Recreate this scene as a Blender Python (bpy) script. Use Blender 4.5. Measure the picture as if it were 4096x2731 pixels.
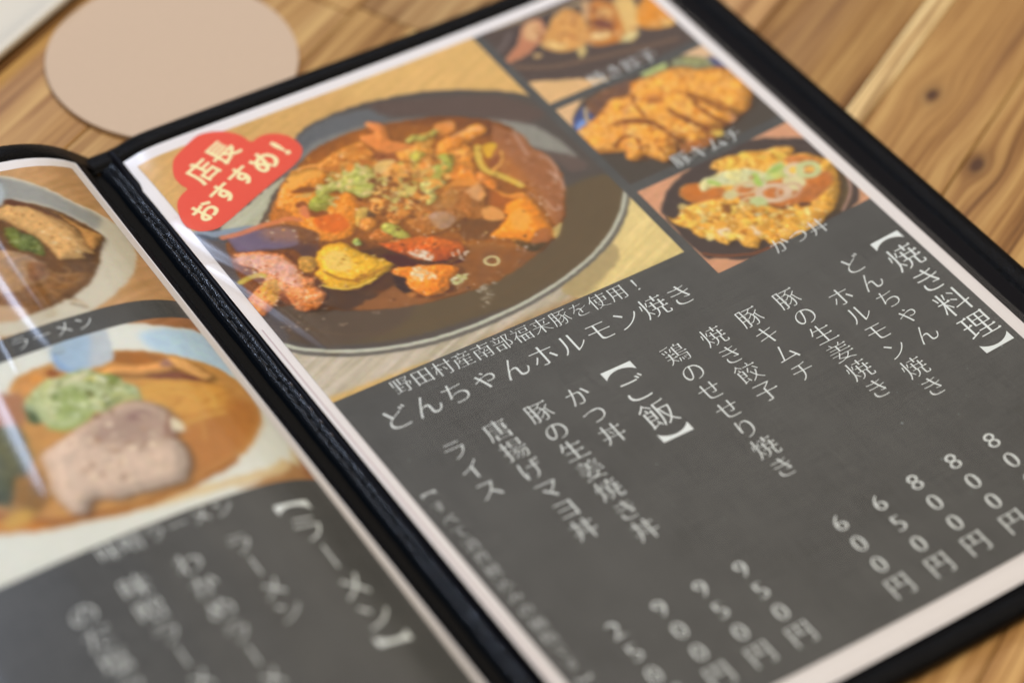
import bpy, bmesh, math, random
import numpy as np
from mathutils import Vector, Matrix

for o in list(bpy.data.objects):
    bpy.data.objects.remove(o)
SC = bpy.context.scene
COL = SC.collection
MM = 0.001
random.seed(7)

# ------------------------------------------------------------------ camera
cam_d = bpy.data.cameras.new('camera')
cam = bpy.data.objects.new('camera', cam_d)
COL.objects.link(cam)
Rm = Matrix(((0.831384, 0.364483, -0.419466), (-0.553216, 0.614129, -0.562848), (0.052458, 0.699998, 0.712215)))
cam.matrix_world = Matrix.Translation(Vector((-0.252910, -0.567942, 0.543190))) @ Rm.to_4x4()
cam_d.sensor_width = 36.0
cam_d.lens = 84.94
cam_d.clip_start = 0.01
cam_d.clip_end = 50
cam_d.dof.use_dof = True
cam_d.dof.focus_distance = 0.770
cam_d.dof.aperture_fstop = 3.6
cam_d.dof.aperture_blades = 0
SC.camera = cam

# ------------------------------------------------------------------ light of the restaurant, plus an added haze panel
world = bpy.data.worlds.new('World')
SC.world = world
world.use_nodes = True
wn = world.node_tree
bg = wn.nodes['Background']
bg.inputs[0].default_value = (1.0, 0.86, 0.72, 1)
bg.inputs[1].default_value = 0.15

def lamp(name, loc, target, sx, sy, energy, color, spin=0.0):
    d = bpy.data.lights.new(name, 'AREA')
    d.shape = 'RECTANGLE'; d.size = sx; d.size_y = sy
    d.energy = energy; d.color = color
    o = bpy.data.objects.new(name, d)
    o.location = loc
    q = (Vector(target) - Vector(loc)).to_track_quat('-Z', 'Y')
    o.rotation_euler = q.to_euler()
    o.rotation_euler.rotate_axis('Z', spin)
    COL.objects.link(o)
    return o
lamp('ceiling_light', (0.20, -0.38, 1.6), (0.10, -0.15, 0), 0.8, 0.8, 17.0, (1.0, 0.86, 0.71))
lamp('page_haze_panel', (1.25, 0.95, 1.6), (0.1, -0.1, 0), 1.1, 1.3, 6.0, (1.0, 0.88, 0.78))  # added panel, mirrored in the right page's film as a broad haze
lamp('tube_lamp', (-0.05, 0.97, 1.2), (-0.03, -0.1, 0), 0.065, 0.36, 11.5, (0.62, 0.74, 1.0))

SC.view_settings.view_transform = 'Standard'
SC.view_settings.look = 'None'
SC.view_settings.exposure = 0.0
SC.view_settings.gamma = 1.0
SC.cycles.max_bounces = 8
SC.cycles.transparent_max_bounces = 12
SC.cycles.sample_clamp_indirect = 4.0
SC.cycles.use_denoising = True

# ------------------------------------------------------------------ helpers
def tag(o, label=None, cat=None, group=None, kind=None):
    if label: o['label'] = label
    if cat: o['category'] = cat
    if group: o['group'] = group
    if kind: o['kind'] = kind
    return o

def mesh_obj(name, verts, faces, mat, parent=None, smooth=False):
    me = bpy.data.meshes.new(name)
    me.from_pydata([tuple(map(float, v)) for v in verts], [], [tuple(map(int, f)) for f in faces])
    me.update()
    if smooth:
        me.polygons.foreach_set('use_smooth', [True] * len(me.polygons))
    if mat: me.materials.append(mat)
    o = bpy.data.objects.new(name, me)
    COL.objects.link(o)
    if parent is not None: o.parent = parent
    return o

def bm_obj(name, bm, mat, parent=None, smooth=False):
    me = bpy.data.meshes.new(name)
    bm.to_mesh(me); bm.free()
    if smooth:
        me.polygons.foreach_set('use_smooth', [True] * len(me.polygons))
    if mat: me.materials.append(mat)
    o = bpy.data.objects.new(name, me)
    COL.objects.link(o)
    if parent is not None: o.parent = parent
    return o

def empty(name, loc, rz=0.0):
    o = bpy.data.objects.new(name, None)
    o.empty_display_size = 0.02
    o.location = loc; o.rotation_euler = (0, 0, rz)
    COL.objects.link(o)
    return o

def lin(c):
    c = np.asarray(c, float) / 255.0
    return np.where(c <= 0.04045, c / 12.92, ((np.maximum(c, 0) + 0.055) / 1.055) ** 2.4)

PAPER_SEEN = lin((228, 211, 197))
SHEEN = lin((43, 42, 41))
def ink(c):
    """reflectance of a printed colour from its seen sRGB value under the warm light, without the sheen of the film"""
    return np.clip((lin(c) - SHEEN) / (PAPER_SEEN - SHEEN) * 0.80, 0.004, 0.95)

# ------------------------------------------------------------------ shapes of the open pages (mm)
ZC = (3.28383842, 1.56829469, 1.36260821, 0.64366416, -1.26591964, -0.86553544)
def z_right(u, v):
    a = (np.asarray(u, float) - 105) / 105; b = (np.asarray(v, float) - 148) / 148
    z = ZC[0]*a*a + ZC[1]*a**3 + ZC[2]*a*a*b + ZC[3]*b*b + ZC[4]*u_(a*b) + ZC[5]*a*b*b
    return z - 2.4 * np.exp(-(np.maximum(np.asarray(u, float), 0) / 7.0) ** 2) * np.exp(-(np.maximum(np.asarray(v, float), 0) / 14.0) ** 2)
def u_(x): return x
PROF = [(15.3, 5.6), (20, 9.3), (25, 12.2), (30, 14.4), (36, 16.3), (44, 18.0), (60, 20.2), (80, 21.6), (100, 22.2), (132, 22.3), (160, 19.5), (195, 11.0), (225, 2.5), (260, -0.6)]
_xs = np.linspace(15.3, 260, 2600)
_hs = np.interp(_xs, [p[0] for p in PROF], [p[1] for p in PROF])
_k = np.exp(-np.linspace(-2, 2, 61) ** 2); _k /= _k.sum()
_hs = np.convolve(np.r_[_hs[0] + (_hs[1] - _hs[0]) * np.arange(-30, 0), _hs, np.full(30, _hs[-1])], _k, 'valid')
_ss = np.r_[0, np.cumsum(np.hypot(np.diff(_xs), np.diff(_hs)))]
def left_xz(s):
    s = np.asarray(s, float)
    x = np.interp(s, _ss, _xs); h = np.interp(s, _ss, _hs)
    x = np.where(s < 0, 15.3 + s * 0.72, x); h = np.where(s < 0, _hs[0] + s * 0.69, h)
    return -x, h
def P_right(u, v, off=0.0):
    u = np.asarray(u, float); v = np.asarray(v, float)
    return np.stack([u * MM, -v * MM, (z_right(u, v) + off) * MM], -1)
def P_left(u, v, off=0.0):
    """u is negative: distance along the bent page from its inner edge"""
    s = -np.asarray(u, float); v = np.asarray(v, float) + 0 * s
    x, h = left_xz(s)
    x2, h2 = left_xz(s + 0.2)
    nx = -(h2 - h); nz = -(x2 - x)
    n = np.hypot(nx, nz)
    nx = nx / n; nz = nz / n
    return np.stack([(x - nx * off * -1.0) * MM, -v * MM, (h + nz * off) * MM], -1)

def grid(name, P, u0, u1, v0, v1, du, dv, mat, parent, off, smooth=True, offf=None):
    nu = max(2, int(round(abs(u1 - u0) / du)) + 1); nv = max(2, int(round(abs(v1 - v0) / dv)) + 1)
    U, V = np.meshgrid(np.linspace(u0, u1, nu), np.linspace(v0, v1, nv))
    o_ = off if offf is None else off + offf(U, V)
    co = P(U, V, o_).reshape(-1, 3)
    me = bpy.data.meshes.new(name)
    i = np.arange((nv - 1) * nu).reshape(nv - 1, nu)[:, :-1].ravel()
    q = np.stack([i, i + nu, i + nu + 1, i + 1], -1)
    me.vertices.add(len(co)); me.vertices.foreach_set('co', co.ravel().astype(np.float32))
    me.loops.add(q.size); me.loops.foreach_set('vertex_index', q.ravel().astype(np.int32))
    me.polygons.add(len(q)); me.polygons.foreach_set('loop_start', (np.arange(len(q)) * 4).astype(np.int32))
    me.polygons.foreach_set('loop_total', np.full(len(q), 4, np.int32))
    me.polygons.foreach_set('use_smooth', np.full(len(q), smooth))
    me.update(calc_edges=True)
    if mat: me.materials.append(mat)
    o = bpy.data.objects.new(name, me); COL.objects.link(o)
    if parent is not None: o.parent = parent
    return o, U.ravel(), V.ravel()

# ------------------------------------------------------------------ materials
def new_mat(name):
    m = bpy.data.materials.new(name); m.use_nodes = True
    nt = m.node_tree
    return m, nt, nt.nodes['Principled BSDF']
def N(nt, typ, **kw):
    n = nt.nodes.new(typ)
    for k, v in kw.items(): setattr(n, k, v)
    return n
def L(nt, a, b): nt.links.new(a, b)
def math_(nt, op, a, b=None, clamp=False):
    n = N(nt, 'ShaderNodeMath', operation=op); n.use_clamp = clamp
    for i, x in enumerate((a, b)):
        if x is None: continue
        if isinstance(x, (int, float)): n.inputs[i].default_value = x
        else: L(nt, x, n.inputs[i])
    return n.outputs[0]
def rgba(c): return (float(c[0]), float(c[1]), float(c[2]), 1.0)

def solid(name, c, rough=0.5, spec=0.5, noise=None, bump=None):
    m, nt, p = new_mat(name)
    p.inputs['Base Color'].default_value = rgba(c)
    p.inputs['Roughness'].default_value = rough
    p.inputs['Specular IOR Level'].default_value = spec
    tc = N(nt, 'ShaderNodeTexCoord')
    if noise:
        sc, amt = noise
        t = N(nt, 'ShaderNodeTexNoise'); t.inputs['Scale'].default_value = sc; t.inputs['Detail'].default_value = 5
        L(nt, tc.outputs['Object'], t.inputs['Vector'])
        mx = N(nt, 'ShaderNodeMix', data_type='RGBA')
        mx.inputs[6].default_value = rgba(np.asarray(c) * (1 - amt)); mx.inputs[7].default_value = rgba(np.minimum(np.asarray(c) * (1 + amt), 1))
        L(nt, t.outputs['Fac'], mx.inputs[0]); L(nt, mx.outputs[2], p.inputs['Base Color'])
    if bump:
        sc, st, dist = bump
        t = N(nt, 'ShaderNodeTexNoise'); t.inputs['Scale'].default_value = sc; t.inputs['Detail'].default_value = 6
        L(nt, tc.outputs['Object'], t.inputs['Vector'])
        b = N(nt, 'ShaderNodeBump'); b.inputs['Strength'].default_value = st; b.inputs['Distance'].default_value = dist
        L(nt, t.outputs['Fac'], b.inputs['Height']); L(nt, b.outputs[0], p.inputs['Normal'])
    return m

M_PAPER = solid('white_paper', ink((229, 212, 200)), 0.55, 0.3, noise=(900, 0.02))
M_TEXT = solid('pale_print', ink((232, 224, 212)), 0.55, 0.3)
M_TEXT_DIM = solid('greyed_print', ink((205, 197, 186)), 0.55, 0.3)
M_CREAM_PRINT = solid('cream_print', ink((238, 218, 164)), 0.55, 0.3)
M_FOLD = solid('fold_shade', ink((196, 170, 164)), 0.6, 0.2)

def board_mat():
    m, nt, p = new_mat('chalkboard_print')
    tc = N(nt, 'ShaderNodeTexCoord')
    mp = N(nt, 'ShaderNodeMapping'); mp.inputs['Scale'].default_value = (45, 1100, 1)
    L(nt, tc.outputs['Object'], mp.inputs['Vector'])
    a = N(nt, 'ShaderNodeTexNoise'); a.inputs['Scale'].default_value = 1.0; a.inputs['Detail'].default_value = 6; a.inputs['Roughness'].default_value = 0.75
    L(nt, mp.outputs[0], a.inputs['Vector'])
    mp2 = N(nt, 'ShaderNodeMapping'); mp2.inputs['Scale'].default_value = (1100, 45, 1)
    L(nt, tc.outputs['Object'], mp2.inputs['Vector'])
    a2 = N(nt, 'ShaderNodeTexNoise'); a2.inputs['Scale'].default_value = 1.0; a2.inputs['Detail'].default_value = 6; a2.inputs['Roughness'].default_value = 0.75
    L(nt, mp2.outputs[0], a2.inputs['Vector'])
    b = N(nt, 'ShaderNodeTexNoise'); b.inputs['Scale'].default_value = 38; b.inputs['Detail'].default_value = 6; b.inputs['Roughness'].default_value = 0.65
    L(nt, tc.outputs['Object'], b.inputs['Vector'])
    c = N(nt, 'ShaderNodeTexNoise'); c.inputs['Scale'].default_value = 1500; c.inputs['Detail'].default_value = 2
    L(nt, tc.outputs['Object'], c.inputs['Vector'])
    s = math_(nt, 'ADD', math_(nt, 'MULTIPLY', math_(nt, 'ADD', a.outputs['Fac'], a2.outputs['Fac']), 0.40), math_(nt, 'ADD', math_(nt, 'MULTIPLY', b.outputs['Fac'], 0.32), math_(nt, 'MULTIPLY', c.outputs['Fac'], 0.28)))
    r = N(nt, 'ShaderNodeValToRGB')
    r.color_ramp.elements[0].position = 0.42; r.color_ramp.elements[0].color = rgba(ink((62, 60, 57)))
    r.color_ramp.elements[1].position = 0.95; r.color_ramp.elements[1].color = rgba(ink((106, 101, 95)))
    L(nt, s, r.inputs[0]); L(nt, r.outputs[0], p.inputs['Base Color'])
    p.inputs['Roughness'].default_value = 0.6; p.inputs['Specular IOR Level'].default_value = 0.25
    return m
M_BOARD = board_mat()

def print_mat():
    m, nt, p = new_mat('photo_print')
    at = N(nt, 'ShaderNodeAttribute'); at.attribute_name = 'ink'
    tc = N(nt, 'ShaderNodeTexCoord')
    t = N(nt, 'ShaderNodeTexNoise'); t.inputs['Scale'].default_value = 1400; t.inputs['Detail'].default_value = 2
    L(nt, tc.outputs['Object'], t.inputs['Vector'])
    mx = N(nt, 'ShaderNodeMix', data_type='RGBA'); mx.blend_type = 'MULTIPLY'; mx.inputs[0].default_value = 0.22
    L(nt, at.outputs['Color'], mx.inputs[6]); L(nt, t.outputs['Color'], mx.inputs[7])
    g = N(nt, 'ShaderNodeHueSaturation'); g.inputs['Saturation'].default_value = 1.05; g.inputs['Value'].default_value = 1.0
    L(nt, mx.outputs[2], g.inputs['Color'])
    L(nt, g.outputs[0], p.inputs['Base Color'])
    p.inputs['Roughness'].default_value = 0.5; p.inputs['Specular IOR Level'].default_value = 0.3
    return m
M_PRINT = print_mat()

def film_mat():
    m = bpy.data.materials.new('clear_film'); m.use_nodes = True
    nt = m.node_tree; nt.nodes.remove(nt.nodes['Principled BSDF'])
    out = nt.nodes['Material Output']
    tr = N(nt, 'ShaderNodeBsdfTransparent'); tr.inputs[0].default_value = (0.985, 0.985, 0.98, 1)
    gl = N(nt, 'ShaderNodeBsdfGlossy'); gl.inputs['Roughness'].default_value = 0.22
    gl2 = N(nt, 'ShaderNodeBsdfGlossy'); gl2.inputs['Roughness'].default_value = 0.34
    gm = N(nt, 'ShaderNodeMixShader'); gm.inputs[0].default_value = 0.55
    L(nt, gl.outputs[0], gm.inputs[1]); L(nt, gl2.outputs[0], gm.inputs[2])
    fr = N(nt, 'ShaderNodeFresnel'); fr.inputs['IOR'].default_value = 1.42
    tc = N(nt, 'ShaderNodeTexCoord')
    t = N(nt, 'ShaderNodeTexNoise'); t.inputs['Scale'].default_value = 45; t.inputs['Detail'].default_value = 3
    L(nt, tc.outputs['Object'], t.inputs['Vector'])
    b = N(nt, 'ShaderNodeBump'); b.inputs['Strength'].default_value = 0.10; b.inputs['Distance'].default_value = 0.0006
    L(nt, t.outputs['Fac'], b.inputs['Height'])
    L(nt, b.outputs[0], gl.inputs['Normal']); L(nt, b.outputs[0], fr.inputs['Normal'])
    mx = N(nt, 'ShaderNodeMixShader')
    L(nt, fr.outputs[0], mx.inputs[0]); L(nt, tr.outputs[0], mx.inputs[1]); L(nt, b.outputs[0], gl2.inputs['Normal']); L(nt, gm.outputs[0], mx.inputs[2])
    L(nt, mx.outputs[0], out.inputs['Surface'])
    return m
M_FILM = film_mat()

def leather_mat(name, c, rough, grain, strength, dist, spec=0.5, creases=0.25):
    m, nt, p = new_mat(name)
    tc = N(nt, 'ShaderNodeTexCoord')
    v = N(nt, 'ShaderNodeTexVoronoi'); v.inputs['Scale'].default_value = grain; v.feature = 'F1'
    L(nt, tc.outputs['Object'], v.inputs['Vector'])
    t = N(nt, 'ShaderNodeTexNoise'); t.inputs['Scale'].default_value = grain * 0.35; t.inputs['Detail'].default_value = 5
    L(nt, tc.outputs['Object'], t.inputs['Vector'])
    h = math_(nt, 'ADD', v.outputs['Distance'], math_(nt, 'MULTIPLY', t.outputs['Fac'], creases))
    b = N(nt, 'ShaderNodeBump'); b.inputs['Strength'].default_value = strength; b.inputs['Distance'].default_value = dist
    L(nt, h, b.inputs['Height']); L(nt, b.outputs[0], p.inputs['Normal'])
    p.inputs['Base Color'].default_value = rgba(c)
    p.inputs['Roughness'].default_value = rough; p.inputs['Specular IOR Level'].default_value = spec
    return m
M_LEATHER = leather_mat('black_leatherette', (0.0025, 0.0028, 0.0035), 0.34, 2200, 1.0, 0.00018, 0.10)
M_GRAIN = leather_mat('sparkling_grain', (0.0035, 0.0060, 0.0100), 0.22, 1750, 1.0, 0.00013, 0.36, 0.0)
M_VINYL = leather_mat('black_vinyl', (0.004, 0.004, 0.006), 0.45, 500, 0.2, 0.0002, 0.07)
M_MATT = leather_mat('matt_black_board', (0.005, 0.0045, 0.0035), 0.8, 900, 0.5, 0.0003, 0.12)
M_THREAD = solid('black_thread', (0.004, 0.004, 0.004), 0.8, 0.1)
M_GLOSS = solid('glossy_film_dot', (0.02, 0.02, 0.03), 0.12, 0.9)

# ------------------------------------------------------------------ table of wooden staves
TA = math.radians(27.0)
table = empty('wooden_table', (0, 0, -4.6 * MM), TA)
tag(table, 'brown wooden tabletop of glued staves with knots and a pale strip, under everything', 'table')
KNOTS = ((0.1896, -0.219, 0.0036, 1), (0.1626, -0.2470, 0.0042, 1), (0.300, -0.300, 0.004, 1), (-0.21, 0.16, 0.005, 1))
def wood_mat():
    m, nt, p = new_mat('oiled_wood')
    tc = N(nt, 'ShaderNodeTexCoord'); oi = N(nt, 'ShaderNodeObjectInfo')
    sp = N(nt, 'ShaderNodeSeparateXYZ'); L(nt, tc.outputs['Object'], sp.inputs[0])
    l, w = sp.outputs[0], sp.outputs[1]
    disp = None; core = None
    for (kl, kw, kr, _) in KNOTS:
        dl = math_(nt, 'MULTIPLY', math_(nt, 'SUBTRACT', l, kl), 0.55); dw = math_(nt, 'SUBTRACT', w, kw)
        d2 = math_(nt, 'ADD', math_(nt, 'MULTIPLY', dl, dl), math_(nt, 'MULTIPLY', dw, dw))
        k = math_(nt, 'DIVIDE', math_(nt, 'MULTIPLY', dw, kr * kr * 2.2), math_(nt, 'ADD', d2, kr * kr * 1.2))
        disp = k if disp is None else math_(nt, 'ADD', disp, k)
        c = math_(nt, 'DIVIDE', kr * kr * 0.5, math_(nt, 'ADD', d2, kr * kr * 0.35), clamp=True)
        c = math_(nt, 'POWER', c, 1.5)
        core = c if core is None else math_(nt, 'MAXIMUM', core, c)
    w2 = math_(nt, 'SUBTRACT', w, disp)
    rnd = math_(nt, 'MULTIPLY', oi.outputs['Random'], 17.0)
    cb = N(nt, 'ShaderNodeCombineXYZ'); L(nt, l, cb.inputs[0]); L(nt, w2, cb.inputs[1]); L(nt, rnd, cb.inputs[2])
    def nz(sx, sy, det, ro, dist=0.0):
        mp = N(nt, 'ShaderNodeMapping'); mp.inputs['Scale'].default_value = (sx, sy, 1); L(nt, cb.outputs[0], mp.inputs['Vector'])
        t = N(nt, 'ShaderNodeTexNoise'); t.inputs['Scale'].default_value = 1; t.inputs['Detail'].default_value = det; t.inputs['Roughness'].default_value = ro
        t.inputs['Distortion'].default_value = dist
        L(nt, mp.outputs[0], t.inputs['Vector']); return t.outputs['Fac']
    broad = nz(4.5, 105, 4, 0.55, 0.7); fine = nz(9, 520, 5, 0.65); band = nz(2.4, 30, 3, 0.5, 0.3); pore = nz(60, 2200, 2, 0.5)
    f = math_(nt, 'ADD', math_(nt, 'MULTIPLY', broad, 0.72), math_(nt, 'ADD', math_(nt, 'MULTIPLY', fine, 0.42), math_(nt, 'MULTIPLY', pore, 0.10)))
    r = N(nt, 'ShaderNodeValToRGB'); cr = r.color_ramp
    cr.elements[0].position = 0.46; cr.elements[0].color = (0.15, 0.066, 0.018, 1)
    cr.elements[1].position = 0.79; cr.elements[1].color = (0.70, 0.48, 0.20, 1)
    e = cr.elements.new(0.55); e.color = (0.31, 0.155, 0.048, 1)
    e = cr.elements.new(0.64); e.color = (0.50, 0.295, 0.108, 1)
    L(nt, f, r.inputs[0])
    tint = N(nt, 'ShaderNodeMix', data_type='RGBA'); tint.blend_type = 'MULTIPLY'; tint.inputs[0].default_value = 1.0
    L(nt, oi.outputs['Color'], tint.inputs[7])
    # rosy brown heartwood bands
    mx = N(nt, 'ShaderNodeMix', data_type='RGBA'); mx.inputs[7].default_value = (0.38, 0.22, 0.118, 1)
    bm_ = N(nt, 'ShaderNodeMapRange'); bm_.inputs[1].default_value = 0.52; bm_.inputs[2].default_value = 0.72; bm_.inputs[4].default_value = 0.55
    L(nt, band, bm_.inputs[0]); L(nt, bm_.outputs[0], mx.inputs[0]); L(nt, r.outputs[0], mx.inputs[6]); L(nt, mx.outputs[2], tint.inputs[6])
    mk = N(nt, 'ShaderNodeMix', data_type='RGBA'); mk.inputs[7].default_value = (0.085, 0.034, 0.014, 1)
    L(nt, core, mk.inputs[0]); L(nt, tint.outputs[2], mk.inputs[6])
    L(nt, mk.outputs[2], p.inputs['Base Color'])
    p.inputs['Roughness'].default_value = 0.42; p.inputs['Specular IOR Level'].default_value = 0.35
    b = N(nt, 'ShaderNodeBump'); b.inputs['Strength'].default_value = 0.25; b.inputs['Distance'].default_value = 0.0002
    L(nt, fine, b.inputs['Height']); L(nt, b.outputs[0], p.inputs['Normal'])
    return m
M_WOOD = wood_mat()
def stave(l0, l1, w0, w1, tint):
    g = 0.00022; ch = 0.0005; t = 0.028
    a, b, c, d = l0 + g, l1 - g, w0 + g, w1 - g
    top = [(a + ch, c + ch, 0), (b - ch, c + ch, 0), (b - ch, d - ch, 0), (a + ch, d - ch, 0)]
    mid = [(a, c, -ch), (b, c, -ch), (b, d, -ch), (a, d, -ch)]
    bot = [(a, c, -t), (b, c, -t), (b, d, -t), (a, d, -t)]
    fs = [(0, 1, 2, 3)] + [(i + 4, (i + 1) % 4 + 4, (i + 1) % 4, i) for i in range(4)] + [(i + 8, (i + 1) % 4 + 8, (i + 1) % 4 + 4, i + 4) for i in range(4)] + [(11, 10, 9, 8)]
    o = mesh_obj('stave', top + mid + bot, fs, M_WOOD, table)
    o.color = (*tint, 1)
    return o
rw = random.Random(11)
rows = [-0.70, -0.652, -0.606, -0.56, -0.51, -0.462, -0.412, -0.371, -0.330, -0.286, -0.2425, -0.204, -0.1958, -0.150, -0.104, -0.062, -0.020, 0.022, 0.0655, 0.104, 0.150, 0.196, 0.24, 0.29, 0.34, 0.39, 0.44, 0.50]
for i in range(len(rows) - 1):
    w0, w1 = rows[i], rows[i + 1]
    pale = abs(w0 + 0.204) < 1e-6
    l = -0.62 + rw.random() * 0.15
    cuts = [l]
    while cuts[-1] < 0.85: cuts.append(cuts[-1] + 0.27 + rw.random() * 0.16)
    if w0 <= -0.36 and w1 > -0.42 or abs(w1 + 0.330) < 1e-6: cuts = [-0.60, -0.27, 0.0235, 0.36, 0.70, 1.0]
    if w0 >= -0.25 and w1 <= -0.14: cuts = [-0.60, -0.26, 0.055, 0.47, 0.9]
    for a, b in zip(cuts[:-1], cuts[1:]):
        k = 0.82 + 0.26 * rw.random()
        k = 0.72 + 0.42 * rw.random(); tint = (k, k * (0.95 + 0.08 * rw.random()), k * (0.86 + 0.22 * rw.random()))
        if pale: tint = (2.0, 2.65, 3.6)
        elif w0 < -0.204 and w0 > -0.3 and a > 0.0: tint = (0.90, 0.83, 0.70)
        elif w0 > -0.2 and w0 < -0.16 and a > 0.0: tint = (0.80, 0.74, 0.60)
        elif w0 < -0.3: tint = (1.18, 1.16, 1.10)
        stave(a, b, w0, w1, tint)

# ------------------------------------------------------------------ coaster and tray on the table
def disc(name, cx, cy, r, z0, th, mat, rb):
    bm = bmesh.new(); n = 96; rings = []
    prof = [(r - rb * 1.6, 0), (r - rb * .4, 0.0), (r, rb * .5), (r, th - rb), (r - rb * .3, th - rb * .3), (r - rb, th), (r * .55, th)]
    for (rr, zz) in prof:
        rings.append([bm.verts.new((cx + rr * math.cos(2 * math.pi * i / n), cy + rr * math.sin(2 * math.pi * i / n), z0 + zz)) for i in range(n)])
    for A, B in zip(rings[:-1], rings[1:]):
        for i in range(n): bm.faces.new((A[i], A[(i + 1) % n], B[(i + 1) % n], B[i]))
    bm.faces.new(rings[-1]); bm.faces.new(rings[0][::-1])
    return bm_obj(name, bm, mat, smooth=False)
M_COASTER = solid('beige_absorbent_board', (0.62, 0.49, 0.365), 0.9, 0.1, noise=(700, 0.035), bump=(1500, 0.3, 0.0002))
co = disc('coaster', 0.0429, 0.0424, 0.0447, -0.0046, 0.0022, M_COASTER, 0.0005)
tag(co, 'plain round beige coaster lying on the wood behind the menu', 'coaster')

def tray():
    # near rim runs along the stave direction; frame: x along the rim, y away from the menu
    t = empty('serving_tray', (-0.0046, 0.0707, -0.0046), math.radians(26.8))
    M_TRAY = solid('cream_melamine', (0.74, 0.72, 0.62), 0.35, 0.5, noise=(60, 0.02))
    def loop(x0, x1, y0, y1, r, z):
        out = []
        for (cx, cy, a0) in ((x1 - r, y0 + r, -90), (x1 - r, y1 - r, 0), (x0 + r, y1 - r, 90), (x0 + r, y0 + r, 180)):
            for k in range(7):
                a = math.radians(a0 + 15 * k); out.append((cx + r * math.cos(a), cy + r * math.sin(a), z))
        return out
    x0, x1, y0, y1 = -0.12, 0.23, 0.0, 0.24
    spec = [(0.012, 0.0), (0.004, 0.001), (0.0012, 0.004), (0.0, 0.0068), (0.0006, 0.0078), (0.0022, 0.0082), (0.004, 0.0078), (0.0065, 0.0052), (0.012, 0.0036), (0.02, 0.0034)]
    bm = bmesh.new(); Ls = []
    for ins, z in spec:
        Ls.append([bm.verts.new(p) for p in loop(x0 + ins, x1 - ins, y0 + ins, y1 - ins, 0.03 - ins * .6, z)])
    n = len(Ls[0])
    for A, B in zip(Ls[:4], Ls[1:5]):
        for i in range(n): bm.faces.new((A[i], A[(i + 1) % n], B[(i + 1) % n], B[i]))
    bm.faces.new(Ls[0][::-1])
    bm_obj('outer_rim', bm.copy(), M_TRAY, t, smooth=True); bm.free()
    bm = bmesh.new(); Ls = []
    for ins, z in spec[4:]:
        Ls.append([bm.verts.new(p) for p in loop(x0 + ins, x1 - ins, y0 + ins, y1 - ins, 0.03 - ins * .6, z)])
    for A, B in zip(Ls[:-1], Ls[1:]):
        for i in range(n): bm.faces.new((A[i], A[(i + 1) % n], B[(i + 1) % n], B[i]))
    bm.faces.new(Ls[-1])
    bm_obj('tray_bed', bm, M_TRAY, t, smooth=True)
    tag(t, 'cream white tray with a rounded rim cropped at the upper left beyond the coaster', 'tray')
tray()

# ------------------------------------------------------------------ menu book
menu = empty('menu_book', (0, 0, 0))
tag(menu, 'open black leatherette menu book with food photos and Japanese prices on its pages', 'menu')

def edge_d(U, V, u0, u1, v0, v1, left):
    d = np.minimum(V - v0, v1 - V)
    return np.minimum(d, (U - u0) if left else (u1 - U))
def bead(d, w, h):
    t = np.clip(d / w, 0, 1)
    return np.where(d < w, h * np.sqrt(np.maximum(0, 1 - (2 * t - 1) ** 2)) ** 0.8, 0)

def cover(P, u0, u1, v0, v1, left, bw, und, ubind):
    root_name = 'cover_panel'
    sgn = -1 if left else 1
    ui0, ui1 = (u0 + bw, u1) if left else (u0, u1 - bw)
    # flat panel under the page
    grid(root_name, P, ui0 - (0.4 if left else 0), ui1 + (0 if left else 0.4), v0 + bw - 0.4, v1 - bw + 0.4, 2.5, 4, M_VINYL, menu, -0.9)
    grid('cover_back', P, u0 + (1 if left else 0), u1 - (0 if left else 1), v0 + 1, v1 - 1, 3, 5, M_LEATHER, menu, -und)
    # rounded binding strips, lofted round three sides
    sect = [(bw + 0.6, -0.9), (bw, -0.75), (bw * .94, 0.1), (bw * .78, .65), (bw * .5, .85), (bw * .26, .6), (bw * .1, 0.0), (0.25, -0.7), (0, -1.5), (0.1, -und + .7), (0.7, -und), (2.0, -und - 0.02)]
    path = []
    uo = u0 if left else u1; uin = ubind
    rc = 3.0
    def pt(u, v, du, dv): path.append((u, v, du, dv))
    nU = 70; nV = 90
    s_ = 1 if left else -1
    for k in range(nU): pt(uin + (uo + s_ * rc - uin) * k / nU, v0, 0, 1)
    for k in range(9):
        a = k / 8 * math.pi / 2
        cu, cv = uo + s_ * rc, v0 + rc
        dx, dy = s_ * math.sin(a), math.cos(a)
        pt(cu - dx * rc, cv - dy * rc, dx, dy)
    for k in range(1, nV): pt(uo, v0 + rc + (v1 - v0 - 2 * rc) * k / nV, s_, 0)
    for k in range(9):
        a = k / 8 * math.pi / 2
        cu, cv = uo + s_ * rc, v1 - rc
        dx, dy = s_ * math.cos(a), -math.sin(a)
        pt(cu - dx * rc, cv - dy * rc, dx, dy)
    for k in range(1, nU + 1): pt(uo + s_ * rc + (uin - uo - s_ * rc) * k / nU, v1, 0, -1)
    vs = []; n = len(sect)
    for (u, v, du, dv) in path:
        for (d, h) in sect:
            # mitre clamp so the inner edge does not fold over itself in the corners
            uu, vv = u + du * d, v + dv * d
            vs.append(P(np.array(uu), np.array(vv), np.array(float(h))))
    fs = []
    for i in range(len(path) - 1):
        for j in range(n - 1):
            a = i * n + j
            fs.append((a, a + 1, a + n + 1, a + n) if not left else (a, a + n, a + n + 1, a + 1))
    mesh_obj('edge_binding', vs, fs, M_LEATHER, menu, smooth=True)
cover(P_right, 0.5, 226.5, -9.0, 306.0, False, 7.6, 3.4, -10.5)
cover(P_left, -226.0, 1.5, -9.0, 306.0, True, 7.6, 3.4, 9.5)

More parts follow.
